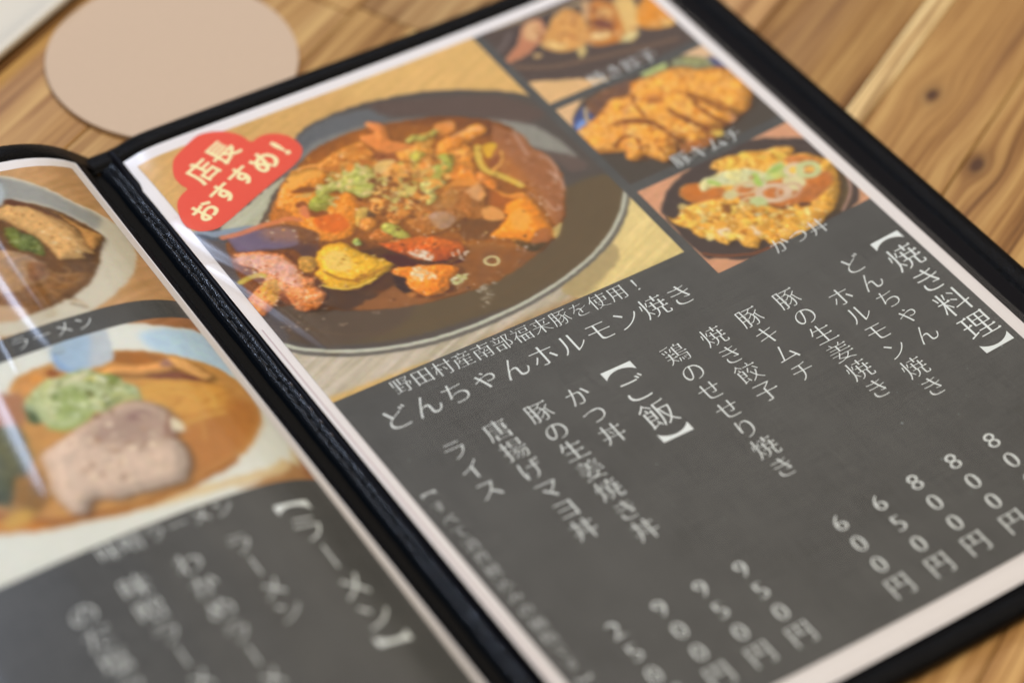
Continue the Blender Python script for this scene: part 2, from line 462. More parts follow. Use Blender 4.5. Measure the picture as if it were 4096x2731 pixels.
# spine channel between the two pages: part cross-sections (u, height)
def strip(name, pts, mat, v0=-6.0, v1=306.0, sub=4, smooth=True, rough=0.0):
    us = []; hs = []
    for (a, b) in zip(pts[:-1], pts[1:]):
        for k in range(sub):
            us.append(a[0] + (b[0] - a[0]) * k / sub); hs.append(a[1] + (b[1] - a[1]) * k / sub)
    us.append(pts[-1][0]); hs.append(pts[-1][1])
    us = np.array(us); hs = np.array(hs)
    kk = np.array([.25, .5, .25])
    hs2 = hs.copy(); hs2[1:-1] = np.convolve(hs, kk, 'valid')
    n = 160; vs = []; fs = []; m = len(us)
    for i in range(n + 1):
        v = v0 + (v1 - v0) * i / n
        drop = 2.2 * math.exp(-((v + 2) / 7.0) ** 2)
        wob = 0.12 * math.sin(v * .21) + 0.08 * math.sin(v * .53 + 1)
        for j in range(m):
            edge = min(1.0, (us[j] + 15.5) / 4, (0.6 - us[j]) / 3 + 0.05)
            vs.append(((us[j] + wob * .5) * MM, -v * MM, (hs2[j] + wob * .4 - drop * max(0, edge)) * MM))
    for i in range(n):
        for j in range(m - 1):
            a = i * m + j; fs.append((a, a + m, a + m + 1, a + 1))
    return mesh_obj(name, vs, fs, mat, menu, smooth=smooth)
strip('spine_side', [(-15.6, 4.6), (-14.6, 3.2), (-13.6, 0.2), (-12.9, -1.8), (-12.2, -2.6)], M_VINYL)
strip('spine_board', [(-12.35, -2.6), (-11.8, -2.1), (-9.5, -1.9), (-7.2, -2.1), (-6.6, -2.6)], M_MATT)
strip('stitched_band', [(-6.75, -2.65), (-6.4, -2.0), (-5.8, -1.2), (-4.9, -0.5), (-4.3, -0.55), (-3.9, -0.75), (-3.4, -0.35), (-2.6, 0.1), (-1.8, 0.1), (-1.3, -0.3)], M_GRAIN)
strip('pocket_edge', [(-1.4, -0.35), (-1.0, 0.05), (-0.3, 0.25), (0.4, 0.0), (1.0, -0.3)], M_VINYL)
# stitches sunk in the band
bm = bmesh.new(); bmesh.ops.create_icosphere(bm, subdivisions=1, radius=1.0)
for v_ in bm.verts: v_.co = Vector((v_.co.x * .38, v_.co.y * 0.95, v_.co.z * .26)) * MM
me_st = bpy.data.meshes.new('stitch'); bm.to_mesh(me_st); bm.free(); me_st.materials.append(M_THREAD)
for k in range(3, 50):
    o = bpy.data.objects.new('stitch', me_st); COL.objects.link(o); o.parent = menu
    o.location = (-3.95 * MM, -(-3 + 6.2 * k) * MM, -0.52 * MM)
bm = bmesh.new(); bmesh.ops.create_icosphere(bm, subdivisions=2, radius=1.0)
for v_ in bm.verts: v_.co = Vector((v_.co.x * .62, v_.co.y * 1.3, v_.co.z * .55)) * MM
me_d = bpy.data.meshes.new('film_dot'); bm.to_mesh(me_d); bm.free(); me_d.materials.append(M_GLOSS)
for p in me_d.polygons: p.use_smooth = True
for k in range(5):
    o = bpy.data.objects.new('film_dot', me_d); COL.objects.link(o); o.parent = menu
    o.location = (-2.1 * MM, -(119 + 6.1 * k) * MM, 0.05 * MM)

# pages
page_r, _, _ = grid('menu_page', P_right, 0, 210, 0, 297, 3, 5, M_PAPER, menu, 0.0)
page_l, _, _ = grid('menu_page', P_left, -210, 0, 0, 297, 1.0, 5, M_PAPER, menu, 0.0)
tag(page_r, 'right-hand page with the stew photo and grill and rice dishes'); tag(page_l, 'bent left-hand page with the noodle soup photos')
grid('page_fold', P_right, 1.3, 1.75, 95, 296.5, 0.45, 5, M_FOLD, page_r, 0.06)
grid('chalkboard_panel', P_right, 4.4, 205.6, 5.2, 289, 3, 5, M_BOARD, page_r, 0.10)
grid('chalkboard_panel', P_left, -205.6, -4.2, 4.6, 289, 1.0, 5, M_BOARD, page_l, 0.10)

# ------------------------------------------------------------------ printed pictures (painted in numpy, in page millimetres)
def hash2(ix, iy, seed):
    h = (ix.astype(np.int64) * 374761393 + iy.astype(np.int64) * 668265263 + seed * 974711) & 0x7fffffff
    h = ((h ^ (h >> 13)) * 1274126177) & 0x7fffffff
    return ((h ^ (h >> 16)) & 0xffff) / 65535.0
def vnoise(x, y, seed=0):
    ix = np.floor(x); iy = np.floor(y); fx = x - ix; fy = y - iy
    fx = fx * fx * (3 - 2 * fx); fy = fy * fy * (3 - 2 * fy)
    a = hash2(ix, iy, seed); b = hash2(ix + 1, iy, seed); c = hash2(ix, iy + 1, seed); d = hash2(ix + 1, iy + 1, seed)
    return (a + (b - a) * fx) * (1 - fy) + (c + (d - c) * fx) * fy
def fbm(x, y, seed=0, o=4):
    r = 0; a = .5; n = 0
    for k in range(o):
        r = r + a * vnoise(x * 2 ** k, y * 2 ** k, seed + k * 7); n += a; a *= .55
    return r / n
def catmull(p, closed=True, k=5):
    p = np.array(p, float).reshape(-1, 2); n = len(p); out = []
    if n < 3: return p
    rng = range(n) if closed else range(n - 1)
    for i in rng:
        if closed: a, b, c, d = p[i - 1], p[i], p[(i + 1) % n], p[(i + 2) % n]
        else: a, b, c, d = p[max(i - 1, 0)], p[i], p[i + 1], p[min(i + 2, n - 1)]
        for j in range(k):
            t = j / k
            out.append(0.5 * ((2 * b) + (c - a) * t * .8 + (2 * a - 5 * b + 4 * c - d) * t * t * .8 + (-a + 3 * b - 3 * c + d) * t ** 3 * .8 + (b * 0)) + 0.5 * 0.2 * ((c - b) * t * 2) )
    if not closed: out.append(p[-1])
    return np.array(out)
def seg_dist(X, Y, p, closed):
    d = np.full(X.shape, 1e9)
    n = len(p)
    for i in range(n if closed else n - 1):
        a = p[i]; b = p[(i + 1) % n]; e = b - a; l2 = e @ e
        if l2 < 1e-9: continue
        t = np.clip(((X - a[0]) * e[0] + (Y - a[1]) * e[1]) / l2, 0, 1)
        d = np.minimum(d, (X - a[0] - t * e[0]) ** 2 + (Y - a[1] - t * e[1]) ** 2)
    return np.sqrt(d)
def inside(X, Y, p):
    c = np.zeros(X.shape, bool); n = len(p)
    for i in range(n):
        x1, y1 = p[i]; x2, y2 = p[(i + 1) % n]
        if y1 == y2: continue
        m = (y1 > Y) != (y2 > Y)
        c ^= m & (X < (x2 - x1) * (Y - y1) / (y2 - y1) + x1)
    return c
class Canvas:
    def __init__(self, U, V, base):
        self.U, self.V = U, V
        self.C = np.tile(np.array(base, float), (len(U), 1))
        # a little organic wobble for every outline
        self.WX = (fbm(U * .55, V * .55, 91, 3) - .5) * 1.3 + (fbm(U * 2.2, V * 2.2, 93, 2) - .5) * .5; self.WY = (fbm(U * .55, V * .55, 92, 3) - .5) * 1.3 + (fbm(U * 2.2, V * 2.2, 94, 2) - .5) * .5
        self.n = 0
    def sel(self, p, m):
        lo = p.min(0) - m; hi = p.max(0) + m
        return np.nonzero((self.U > lo[0]) & (self.U < hi[0]) & (self.V > lo[1]) & (self.V < hi[1]))[0]
    def blend(self, idx, a, col, o, d=None):
        X = self.U[idx]; Y = self.V[idx]; self.n += 1
        c = np.tile(np.array(col, float), (len(idx), 1))
        va = o.get('var', .05)
        f = fbm(X * .55, Y * .55, 13 + self.n, 4) - .5
        g = fbm(X * 1.7, Y * 1.7, 51 + self.n, 2) - .5
        c *= (1 + va * 1.9 * f + va * 1.1 * g)[:, None]
        if va > .09:  # warm and cool patches of food
            h = fbm(X * .3 + 9, Y * .3, 33 + self.n, 2) - .5
            c[:, 0] *= 1 + .10 * h; c[:, 2] *= 1 - .30 * h
        if 'wood' in o:
            # grain drawn along the page diagonal
            q = (Y * .93 + X * .36); r_ = (X * .93 - Y * .36)
            w = fbm(q * .9, r_ * .05, 7, 3) - .5
            w2 = fbm(q * 3.2, r_ * .10, 8, 2) - .5
            c *= (1 + o['wood'] * (2.4 * w + 1.4 * w2))[:, None]
            c[:, 2] *= 1 + o['wood'] * 1.4 * w
        if 'rim' in o and d is not None:
            w, rc = o['rim']
            t = np.clip(1 - d / w, 0, 1)[:, None] * .85
            c = c * (1 - t) + np.array(rc, float) * .86 * t
            if w >= .8:   # soft lighter middle
                k = np.clip((d - w) / 3.5, 0, 1)[:, None] * .10
                c = c * (1 + k)
        if 'sh' in o:
            c = c * (1 + o['sh'])[:, None]
            gl = fbm(X * 1.3 + 40, Y * 1.3, 77 + self.n, 3) + o['sh'] * .5
            k = np.clip((gl - .69) / .08, 0, 1)[:, None] * (.42 if ('rim' in o and o['var'] >= .12) else .0)
            c = c + (np.array([250, 232, 200]) - c) * k
        a = a * o.get('alpha', 1.0)
        self.C[idx] = self.C[idx] * (1 - a[:, None]) + c * a[:, None]
    def poly(self, pts, col, o):
        s = o.get('soft', .6)
        p = catmull(pts)
        idx = self.sel(p, s * 2 + 3)
        if not len(idx): return
        X = self.U[idx] + self.WX[idx]; Y = self.V[idx] + self.WY[idx]
        d = seg_dist(X, Y, p, True); ins = inside(X, Y, p)
        sd = np.where(ins, d, -d)
        a = np.clip(sd / s + .5, 0, 1); a = a * a * (3 - 2 * a)
        if (o.get('var', 0) >= .12 or ('rim' in o and o.get('var', 0) > .04)) and 'wood' not in o:
            nk = min(1.0, o['var'] / .14)
            LX, LY = -.42, -.5
            X2 = X + LX; Y2 = Y + LY
            d2 = seg_dist(X2, Y2, p, True); d2 = np.where(inside(X2, Y2, p), d2, -d2)
            big = 1.0 if 'rim' in o else .55
            def hh(x, y, dd): return big * 1.5 * np.sqrt(np.clip(dd, 0, 5)) + nk * 1.5 * fbm(x * .8, y * .8, 5, 3) + nk * .5 * fbm(x * 2.1, y * 2.1, 6, 2)
            sh = hh(X, Y, sd) - hh(X2, Y2, d2)
            o = dict(o, sh=np.clip(sh * .40 * big, -.34, .30))
            if 'rim' in o:      # the printed shade a piece throws on the food below it
                X3 = X - .75; Y3 = Y - .95
                d3 = seg_dist(X3, Y3, p, True); d3 = np.where(inside(X3, Y3, p), d3, -d3)
                dk = np.clip(d3 / 2.2 + .5, 0, 1)[:, None] * .42
                self.C[idx] = self.C[idx] * (1 - dk) + np.array([52, 30, 20.]) * dk
        self.blend(idx, a, col, o, np.maximum(sd, 0))
    def line(self, pts, col, o):
        p = catmull(pts, False); w = o['w'] / 2; s = o.get('soft', .3)
        idx = self.sel(p, w + s * 2)
        if not len(idx): return
        X = self.U[idx] + self.WX[idx] * .35; Y = self.V[idx] + self.WY[idx] * .35
        d = seg_dist(X, Y, p, False)
        a = np.clip((w - d) / s + .5, 0, 1)
        self.blend(idx, a, col, o)
    def oval(self, pts, col, o):
        cx, cy = pts[0], pts[1]; an = math.radians(o['ang'])
        p = np.array([[cx - o['rx'] - 2, cy - o['rx'] - o['ry'] - 2], [cx + o['rx'] + 2, cy + o['rx'] + o['ry'] + 2]])
        idx = self.sel(p, 1)
        if not len(idx): return
        X = self.U[idx] + self.WX[idx] * .4 - cx; Y = self.V[idx] + self.WY[idx] * .4 - cy
        x = X * math.cos(an) + Y * math.sin(an); y = -X * math.sin(an) + Y * math.cos(an)
        q = np.hypot(x / o['rx'], y / o['ry']); m = min(o['rx'], o['ry'])
        d = (1 - q) * m; s = o.get('soft', .4)
        if 'ring' in o: a = np.clip((o['ring'] / 2 - np.abs(d)) / s + .5, 0, 1)
        else: a = np.clip(d / s + .5, 0, 1)
        self.blend(idx, a, col, o)
    def scatter(self, pts, pal, o):
        p = catmull(pts); rr = random.Random(len(pts) * 31 + o['n'] + int(abs(pts[0]) * 10))
        lo = p.min(0); hi = p.max(0); k = 0; t = 0
        while k < o['n'] and t < o['n'] * 12:
            t += 1
            x = rr.uniform(lo[0], hi[0]); y = rr.uniform(lo[1], hi[1])
            if not inside(np.array([x]), np.array([y]), p)[0]: continue
            k += 1
            r = o['size'] * rr.uniform(.45, 1.25)
            c = np.array(pal[rr.randrange(len(pal))], float) * rr.uniform(.9, 1.08)
            self.oval([x, y], c, dict(rx=r, ry=r * rr.uniform(.35, .8), ang=rr.uniform(0, 180), soft=.45, var=.08))
    def run(self, art):
        for k, pts, c, o in art:
            if k == 'P': self.poly(pts, c, o)
            elif k == 'L': self.line(pts, c, o)
            elif k == 'S': self.scatter(pts, c, o)
            else: self.oval(pts, c, o)

ART_HORMONE_STEW = [
  ('P',[1.9,2.1,144.4,0.6,145.7,54.4,100.4,40.8,37.7,30.6,-1.9,37.2],(222,176,114),{'soft':14,'wood':0.05}),
  ('P',[82.3,1.0,140.4,4.0,139.2,45.0,110.9,24.2,88.7,16.8],(228,184,120),{'soft':8,'wood':0.05}),
  ('P',[3.0,91.9,9.9,107.2,33.4,121.0,62.5,126.5,97.9,123.9,122.1,119.2,116.3,134.8,81.9,142.2,36.0,142.3,0.6,138.9,-1.9,111.4],(206,188,166),{'soft':3,'wood':0.1}),
  ('P',[53.7,134.9,71.5,132.8,92.2,132.2,106.5,128.9,105.5,137.7,76.1,143.4,48.5,143.0],(190,150,104),{'soft':5,'wood':0.12}),
  ('P',[101.6,126.0,122.7,115.9,138.1,101.7,142.4,135.2,111.4,134.2,95.9,136.7],(236,208,148),{'soft':3,'wood':0.06}),
  ('P',[94.4,126.5,119.6,117.7,117.3,125.9,98.2,133.4],(190,165,120),{'soft':2}),
  ('P',[1.6,132.0,14.1,131.8,26.4,132.4,41.1,134.3,31.4,139.6,2.9,140.2],(226,184,120),{'soft':3,'wood':0.1}),
  ('P',[1.5,47.7,-1.1,58.1,-1.8,69.4,-1.9,81.0,-0.3,92.2,3.1,102.8,8.6,109.4,19.9,116.9,32.6,122.3,46.5,125.8,62.0,127.1,79.1,126.5,94.2,124.3,108.9,120.4,121.6,114.9,132.2,107.4,140.1,99.2,148.1,92.7,147.0,65.8,138.3,42.3,131.2,35.0,119.9,27.2,104.3,20.3,88.7,16.8,73.5,15.8,59.9,18.4,44.9,29.7,25.3,40.9,8.1,45.5],(92,82,76),{'soft':0.8,'var':0.05}),
  ('P',[59.1,19.7,72.8,17.0,88.2,20.5,91.0,27.4,73.3,27.8,58.4,29.7,43.1,38.7,44.9,29.7],(112,110,110),{'soft':3}),
  ('P',[53.4,29.6,60.1,25.9,69.3,25.4,79.2,26.6,92.3,29.6,100.9,33.3,99.1,36.1,86.2,32.6,75.7,32.3,65.0,32.5,53.7,35.5],(140,136,130),{'soft':3,'var':0.06}),
  ('P',[88.1,17.8,109.7,26.1,129.8,37.1,137.9,52.3,128.2,53.1,112.9,38.0,91.0,27.4],(104,84,76),{'soft':3}),
  ('P',[118.8,45.0,126.1,50.6,131.2,56.3,134.1,65.1,134.8,77.0,131.6,73.8,126.9,69.1,124.1,65.5,123.3,56.7,120.8,52.0],(156,148,136),{'soft':2.6,'var':0.08}),
  ('P',[125.0,65.4,128.2,70.5,134.8,77.0,134.8,83.3,128.9,82.2,127.9,76.6],(112,92,84),{'soft':3}),
  ('P',[120.4,88.5,139.3,89.8,138.2,101.8,127.2,112.5,109.2,120.6,79.7,125.6,55.9,123.8,34.0,120.0,16.9,111.4,11.1,105.2,40.6,109.3,72.3,111.4,91.5,110.6,107.1,105.4],(110,90,66),{'soft':3,'var':0.06}),
  ('P',[8.0,71.7,11.6,87.8,29.1,101.7,48.7,109.4,36.5,116.0,16.4,112.2,6.2,102.8,1.8,91.2],(102,82,66),{'soft':3,'var':0.06}),
  ('P',[43.4,36.3,40.6,39.0,36.6,41.0,32.5,44.7,28.4,48.4,24.6,52.1,18.2,50.2,12.5,48.3,15.9,45.8,27.0,41.5,40.1,36.3],(198,190,164),{'soft':0.8,'wood':0.08}),
  ('P',[4.6,44.0,12.6,48.1,24.9,52.3,23.6,53.3,10.0,50.7,6.6,49.8,4.5,45.7],(150,158,168),{'soft':1}),
  ('P',[3.9,45.3,9.8,51.1,11.8,58.8,7.5,66.7,4.1,60.1,3.1,51.9],(84,90,100),{'soft':1.5}),
  ('P',[1.5,48.9,11.1,54.6,8.0,71.7,9.7,91.3,5.2,104.5,0.7,90.5,-1.1,71.0],(100,88,84),{'soft':2,'var':0.06}),
  ('L',[2.2,104.3,7.8,110.9,19.0,118.4,31.7,123.7,45.6,127.3,61.1,128.6,78.1,128.0,93.2,125.8,108.0,121.8,121.1,116.4,132.1,108.6,139.7,100.2],(112,104,96),{'soft':0.8,'w':1.6}),
  ('L',[3.0,102.9,8.6,109.4,19.9,116.9,32.6,122.3,46.5,125.8,62.0,127.1,79.1,126.5,94.2,124.3,108.9,120.4,121.3,114.8,132.0,107.2,138.9,99.7],(212,206,186),{'soft':0.6,'w':1.35}),
  ('L',[7.7,94.7,23.6,110.8,43.5,117.7,66.3,120.6,94.1,116.9,114.6,109.8],(150,112,78),{'soft':0.3,'alpha':0.5,'w':0.25}),
  ('P',[11.1,54.6,20.7,53.4,26.5,53.9,32.6,47.6,41.9,39.3,59.0,28.7,78.6,27.7,104.3,34.6,119.0,45.2,124.0,54.1,124.4,67.4,126.3,76.8,122.6,87.3,114.0,99.7,104.7,106.4,92.1,111.0,76.0,113.5,57.0,111.8,41.9,107.2,28.1,100.6,18.4,92.7,6.9,85.0,6.4,73.2],(136,80,42),{'soft':1,'var':0.14}),
  ('P',[3.1,80.5,20.8,88.5,32.1,85.8,41.0,98.0,42.1,106.9,28.1,100.6,18.4,92.7,6.9,85.0],(90,62,46),{'soft':3,'var':0.1}),
  ('P',[44.5,78.7,70.1,88.7,79.0,101.0,61.2,102.6,45.9,100.8,34.8,92.1,29.7,84.4],(96,62,42),{'soft':3,'var':0.12}),
  ('P',[31.1,101.0,41.4,100.2,48.2,99.0,49.8,106.1,57.1,110.4,65.2,110.5,72.9,108.1,78.5,109.0,70.2,112.3,60.4,111.7,46.0,109.0,35.0,104.3],(158,102,62),{'soft':1.6,'var':0.08}),
  ('P',[77.5,93.0,92.4,101.6,98.1,108.5,84.9,112.8,67.9,113.0,63.7,104.0],(152,98,58),{'soft':1.6,'var':0.1}),
  ('P',[118.8,48.3,122.0,53.4,124.9,59.0,123.8,65.3,126.3,70.0,126.1,76.8,123.7,85.3,116.4,95.7,110.3,101.7,109.3,97.5,112.5,90.3,110.8,80.1,108.1,71.1,108.2,63.1,114.0,55.7],(172,112,74),{'soft':1.6,'var':0.09}),
  ('L',[123.0,55.3,122.1,60.5,120.7,67.3],(214,172,150),{'soft':1.1,'alpha':0.62,'w':1.3}),
  ('L',[124.4,70.1,125.7,73.4,124.9,78.6,121.8,83.0],(214,172,150),{'soft':1.1,'alpha':0.62,'w':1.3}),
  ('L',[122.4,78.3,123.4,83.9,121.6,87.8],(214,172,150),{'soft':1.1,'alpha':0.62,'w':1.3}),
  ('L',[113.1,89.5,112.9,94.8,115.6,95.2],(214,172,150),{'soft':1.1,'alpha':0.62,'w':1.3}),
  ('L',[110.5,83.7,111.3,89.6,110.5,95.8],(214,172,150),{'soft':1.1,'alpha':0.62,'w':1.3}),
  ('P',[32.0,46.9,38.7,42.2,43.4,41.2,53.3,38.3,47.2,55.6,34.7,63.3,28.5,53.2],(176,112,66),{'soft':1.2,'var':0.15}),
  ('P',[54.4,36.5,61.8,34.5,69.0,32.9,76.1,33.8,75.3,43.4,88.4,49.7,87.1,55.2,71.9,49.0,65.7,45.4,58.9,46.4,54.8,42.9],(216,152,84),{'soft':1.4,'var':0.16}),
  ('P',[77.8,37.9,83.5,42.5,89.0,48.8,91.6,51.5,90.6,59.7,86.5,62.3,81.4,58.1,76.3,57.6,72.2,54.1,70.2,50.5],(210,150,84),{'soft':1.5,'var':0.22}),
  ('P',[67.4,55.0,75.0,56.3,82.1,59.8,84.3,68.4,79.1,73.9,72.5,73.7,65.7,74.6,62.3,70.2,60.3,66.7],(170,108,66),{'soft':2,'var':0.25}),
  ('P',[80.7,26.2,83.0,25.9,85.7,27.8,86.5,31.4,84.5,36.7,87.5,40.9,92.6,46.4,89.9,47.4,81.4,43.8,76.9,38.7,75.7,32.9,76.4,30.5,79.7,31.4,81.4,31.4],(226,146,92),{'soft':0.7,'var':0.08,'rim':(0.7,(182,106,66))}),
  ('P',[75.3,35.8,77.3,40.2,82.9,44.9,89.1,47.9,83.8,50.2,75.7,46.2,73.7,41.2],(138,80,60),{'soft':1}),
  ('P',[93.7,49.6,99.1,46.4,106.1,46.3,112.2,45.0,115.8,46.2,116.6,48.9,115.1,50.6,110.4,51.0,106.4,52.5,104.7,57.9,102.1,63.9,100.7,69.3,96.4,68.0,93.8,64.0,92.4,58.3],(240,160,78),{'soft':0.9,'var':0.12,'rim':(1,(204,120,62))}),
  ('L',[102.5,46.4,109.1,46.4,114.7,47.8],(238,196,160),{'soft':0.8,'alpha':0.7,'w':1.2}),
  ('P',[101.4,38.1,105.0,38.5,108.0,40.0,107.1,43.3,101.5,44.6,99.3,42.0],(224,152,88),{'soft':0.8,'var':0.1}),
  ('P',[97.8,52.6,103.0,52.4,103.4,57.1,100.5,63.0,96.3,65.5,96.2,60.4],(248,176,92),{'soft':1.4,'var':0.08}),
  ('P',[44.2,58.7,56.3,38.8,56.4,45.0,56.2,52.3,57.8,58.6,60.3,61.3,65.4,63.0,63.9,68.8,56.8,67.1,52.3,70.5,47.7,72.6],(140,80,44),{'soft':1.5,'var':0.1}),
  ('P',[33.6,47.7,36.5,43.4,39.5,40.2,43.1,37.4,47.4,35.0,51.3,34.7,56.3,38.8,56.5,42.6,52.6,46.5,54.7,52.6,58.3,52.2,59.0,59.3,57.1,62.5,52.7,68.3,47.4,72.4,42.0,71.4,38.5,69.1,36.3,61.9,36.5,52.4],(234,152,72),{'soft':0.6,'var':0.12,'rim':(1,(196,112,52))}),
  ('P',[44.3,36.9,48.0,35.3,51.8,35.3,55.8,39.7,54.1,41.9,49.6,41.1,43.5,42.5,41.9,41.0],(244,188,104),{'soft':0.9}),
  ('P',[41.3,43.7,44.5,42.8,47.7,43.7,50.2,46.4,47.9,47.5,44.1,45.6],(112,66,46),{'soft':0.6}),
  ('P',[41.9,45.3,45.5,46.7,47.9,47.5,46.2,49.0,43.2,47.2,41.0,46.0],(214,186,118),{'soft':0.5}),
  ('P',[39.8,49.5,42.7,49.4,43.6,53.5,47.1,57.3,46.3,59.3,42.5,59.5,40.5,55.3,40.0,52.7],(120,66,48),{'soft':0.8}),
  ('P',[39.9,51.4,42.6,51.7,42.0,56.2,40.1,57.5,39.0,54.5],(230,140,110),{'soft':0.8}),
  ('P',[41.3,58.8,47.2,59.2,50.5,61.1,50.6,66.5,46.0,68.7,41.8,66.2,40.4,62.4],(228,116,62),{'soft':1.6,'var':0.1}),
  ('P',[57.7,53.1,58.3,57.7,61.7,60.9,67.1,60.3,66.3,62.3,61.3,63.1,57.6,60.3],(176,112,68),{'soft':0.5}),
  ('P',[55.6,62.2,59.8,62.8,56.8,67.1,53.1,69.8,52.1,68.0],(206,186,110),{'soft':0.8,'var':0.2}),
  ('P',[59.5,63.9,61.7,65.7,58.6,68.7,55.4,68.7],(60,52,50),{'soft':0.8}),
  ('P',[44.2,35.6,48.6,34.4,53.1,34.5,57.3,35.7,63.3,34.0,68.2,34.3,69.0,38.6,63.7,41.8,59.5,41.9,56.4,40.1,54.1,36.9,49.6,36.2],(228,164,92),{'soft':0.7,'var':0.16,'rim':(0.8,(190,120,66))}),
  ('P',[65.0,36.9,71.8,33.9,75.8,34.2,75.2,40.8,72.6,43.7,69.2,42.4,64.3,42.1],(222,156,84),{'soft':0.7,'var':0.14,'rim':(0.9,(178,108,60))}),
  ('P',[82.7,43.9,88.2,43.9,91.9,44.1,94.8,47.7,93.4,51.3,90.1,52.5,85.1,50.9,81.9,47.8],(222,160,86),{'soft':0.7,'var':0.16,'rim':(0.8,(176,110,62))}),
  ('P',[73.2,49.7,78.0,48.7,82.3,49.9,84.9,52.7,83.2,56.7,78.4,57.6,74.1,55.1],(232,172,104),{'soft':0.6,'var':0.14,'rim':(0.7,(190,120,70))}),
  ('P',[91.8,57.9,97.3,58.6,100.5,63.0,100.1,67.7,95.8,68.9,92.1,65.5,90.1,61.9],(232,152,80),{'soft':0.7,'var':0.14,'rim':(0.8,(186,110,58))}),
  ('P',[64.6,69.2,67.2,68.9,67.4,72.0,64.9,74.7,62.5,73.9,62.6,71.0],(232,168,96),{'soft':0.5,'var':0.12,'rim':(0.7,(180,112,62))}),
  ('P',[70.7,66.6,74.8,65.4,76.2,69.2,75.2,73.5,71.4,74.3,69.2,71.8,68.7,68.5],(214,140,84),{'soft':0.6,'var':0.16,'rim':(0.7,(160,92,54))}),
  ('P',[63.6,61.3,67.4,61.1,67.6,64.9,64.8,67.5,61.2,67.2,59.5,63.9],(230,162,88),{'soft':0.5,'var':0.14,'rim':(0.7,(176,108,60))}),
  ('P',[55.6,77.1,59.1,77.4,60.8,80.7,57.6,81.8,54.9,79.6],(216,150,100),{'soft':0.6,'var':0.12}),
  ('P',[93.6,40.0,97.4,40.9,97.5,44.8,94.2,47.3,90.8,46.0,90.6,42.8],(214,160,84),{'soft':0.7,'var':0.15}),
  ('L',[95.8,67.7,100.1,70.2,100.6,76.0,102.6,81.4,107.8,83.3,108.5,88.6,107.5,96.5,105.6,104.9],(238,162,84),{'soft':0.6,'var':0.08,'w':2.6}),
  ('P',[100.2,73.9,101.2,77.0,102.3,81.3,105.1,84.1,101.1,84.3,97.2,84.4,96.2,80.1],(160,88,52),{'soft':0.9}),
  ('P',[67.5,74.5,74.2,71.1,79.2,69.7,85.4,66.6,92.1,66.1,97.0,68.4,99.8,70.6,99.7,74.8,95.3,80.2,94.8,84.8,91.0,87.4,83.7,83.8,77.8,85.1,70.7,84.6,67.2,80.8],(150,98,60),{'soft':0.8,'var':0.2,'rim':(1,(108,66,44))}),
  ('P',[86.0,65.7,92.7,65.9,99.5,68.6,100.8,71.8,95.6,70.6,90.9,68.5,86.1,68.2],(226,156,84),{'soft':0.6}),
  ('P',[79.1,73.9,84.6,69.2,90.4,69.4,86.7,75.2,82.8,76.0],(176,130,84),{'soft':1.4,'var':0.15}),
  ('P',[74.7,76.8,78.0,75.7,81.6,77.8,82.4,82.5,78.3,84.3,74.4,82.6],(172,144,128),{'soft':1.5,'var':0.12}),
  ('P',[93.2,71.7,98.0,70.8,97.6,77.3,94.0,78.3,92.4,75.5],(222,172,124),{'soft':0.8,'var':0.1}),
  ('P',[68.1,74.2,74.0,72.8,76.4,72.9,71.4,75.5,67.6,76.9],(206,140,82),{'soft':0.8}),
  ('P',[81.3,83.6,89.5,86.5,95.0,90.9,94.2,94.7,90.4,96.6,84.1,94.7,79.2,90.7],(88,58,44),{'soft':1.4,'var':0.1}),
  ('P',[87.4,94.8,93.3,92.3,97.4,89.3,98.7,85.3,104.2,83.6,108.7,85.1,109.8,90.6,108.1,96.8,107.3,101.1,103.5,105.5,98.4,104.8,93.2,100.0],(240,152,60),{'soft':0.6,'var':0.08,'rim':(1,(190,104,46))}),
  ('P',[99.2,89.2,103.7,88.2,104.7,91.8,103.0,96.2,98.8,97.9,96.3,95.3],(252,190,96),{'soft':1.6}),
  ('P',[101.3,100.6,105.8,100.2,106.2,103.4,101.5,106.6,97.8,104.5],(170,106,72),{'soft':1.2}),
  ('P',[92.3,82.8,96.3,82.6,97.6,87.7,96.2,89.8,92.3,89.3,90.6,86.0],(230,172,112),{'soft':0.7,'var':0.06}),
  ('P',[107.6,102.5,111.8,101.4,109.2,104.0,105.3,106.5],(200,180,120),{'soft':0.7}),
  ('P',[93.2,100.0,98.1,105.3,102.1,107.0,96.8,108.6,94.0,105.2],(84,66,44),{'soft':1.4}),
  ('P',[89.3,49.0,92.2,53.1,91.3,60.1,87.7,63.0,84.8,59.5,84.9,53.9],(204,136,76),{'soft':0.8,'var':0.2,'rim':(0.8,(140,84,50))}),
  ('P',[101.8,51.7,105.8,52.2,105.6,57.1,102.0,60.7,99.2,58.4,99.1,54.6],(246,170,90),{'soft':0.9,'var':0.14,'rim':(0.7,(196,118,60))}),
  ('P',[100.3,45.8,104.7,47.1,106.1,50.4,102.1,52.5,98.9,50.7],(236,156,80),{'soft':0.8,'var':0.14,'rim':(0.7,(180,104,54))}),
  ('P',[64.9,64.5,69.7,64.9,72.3,68.8,71.3,73.0,66.6,73.9,62.8,70.6,62.3,66.7],(196,124,72),{'soft':0.7,'var':0.2,'rim':(0.8,(122,72,44))}),
  ('P',[54.5,73.5,59.5,73.4,62.0,77.3,59.3,80.4,54.5,78.8,52.6,76.0],(186,112,62),{'soft':0.8,'var':0.2,'rim':(0.8,(112,66,42))}),
  ('P',[54.7,66.5,58.5,67.5,58.2,71.5,54.2,73.3,52.3,70.5],(216,150,86),{'soft':0.6,'var':0.18,'rim':(0.7,(150,92,52))}),
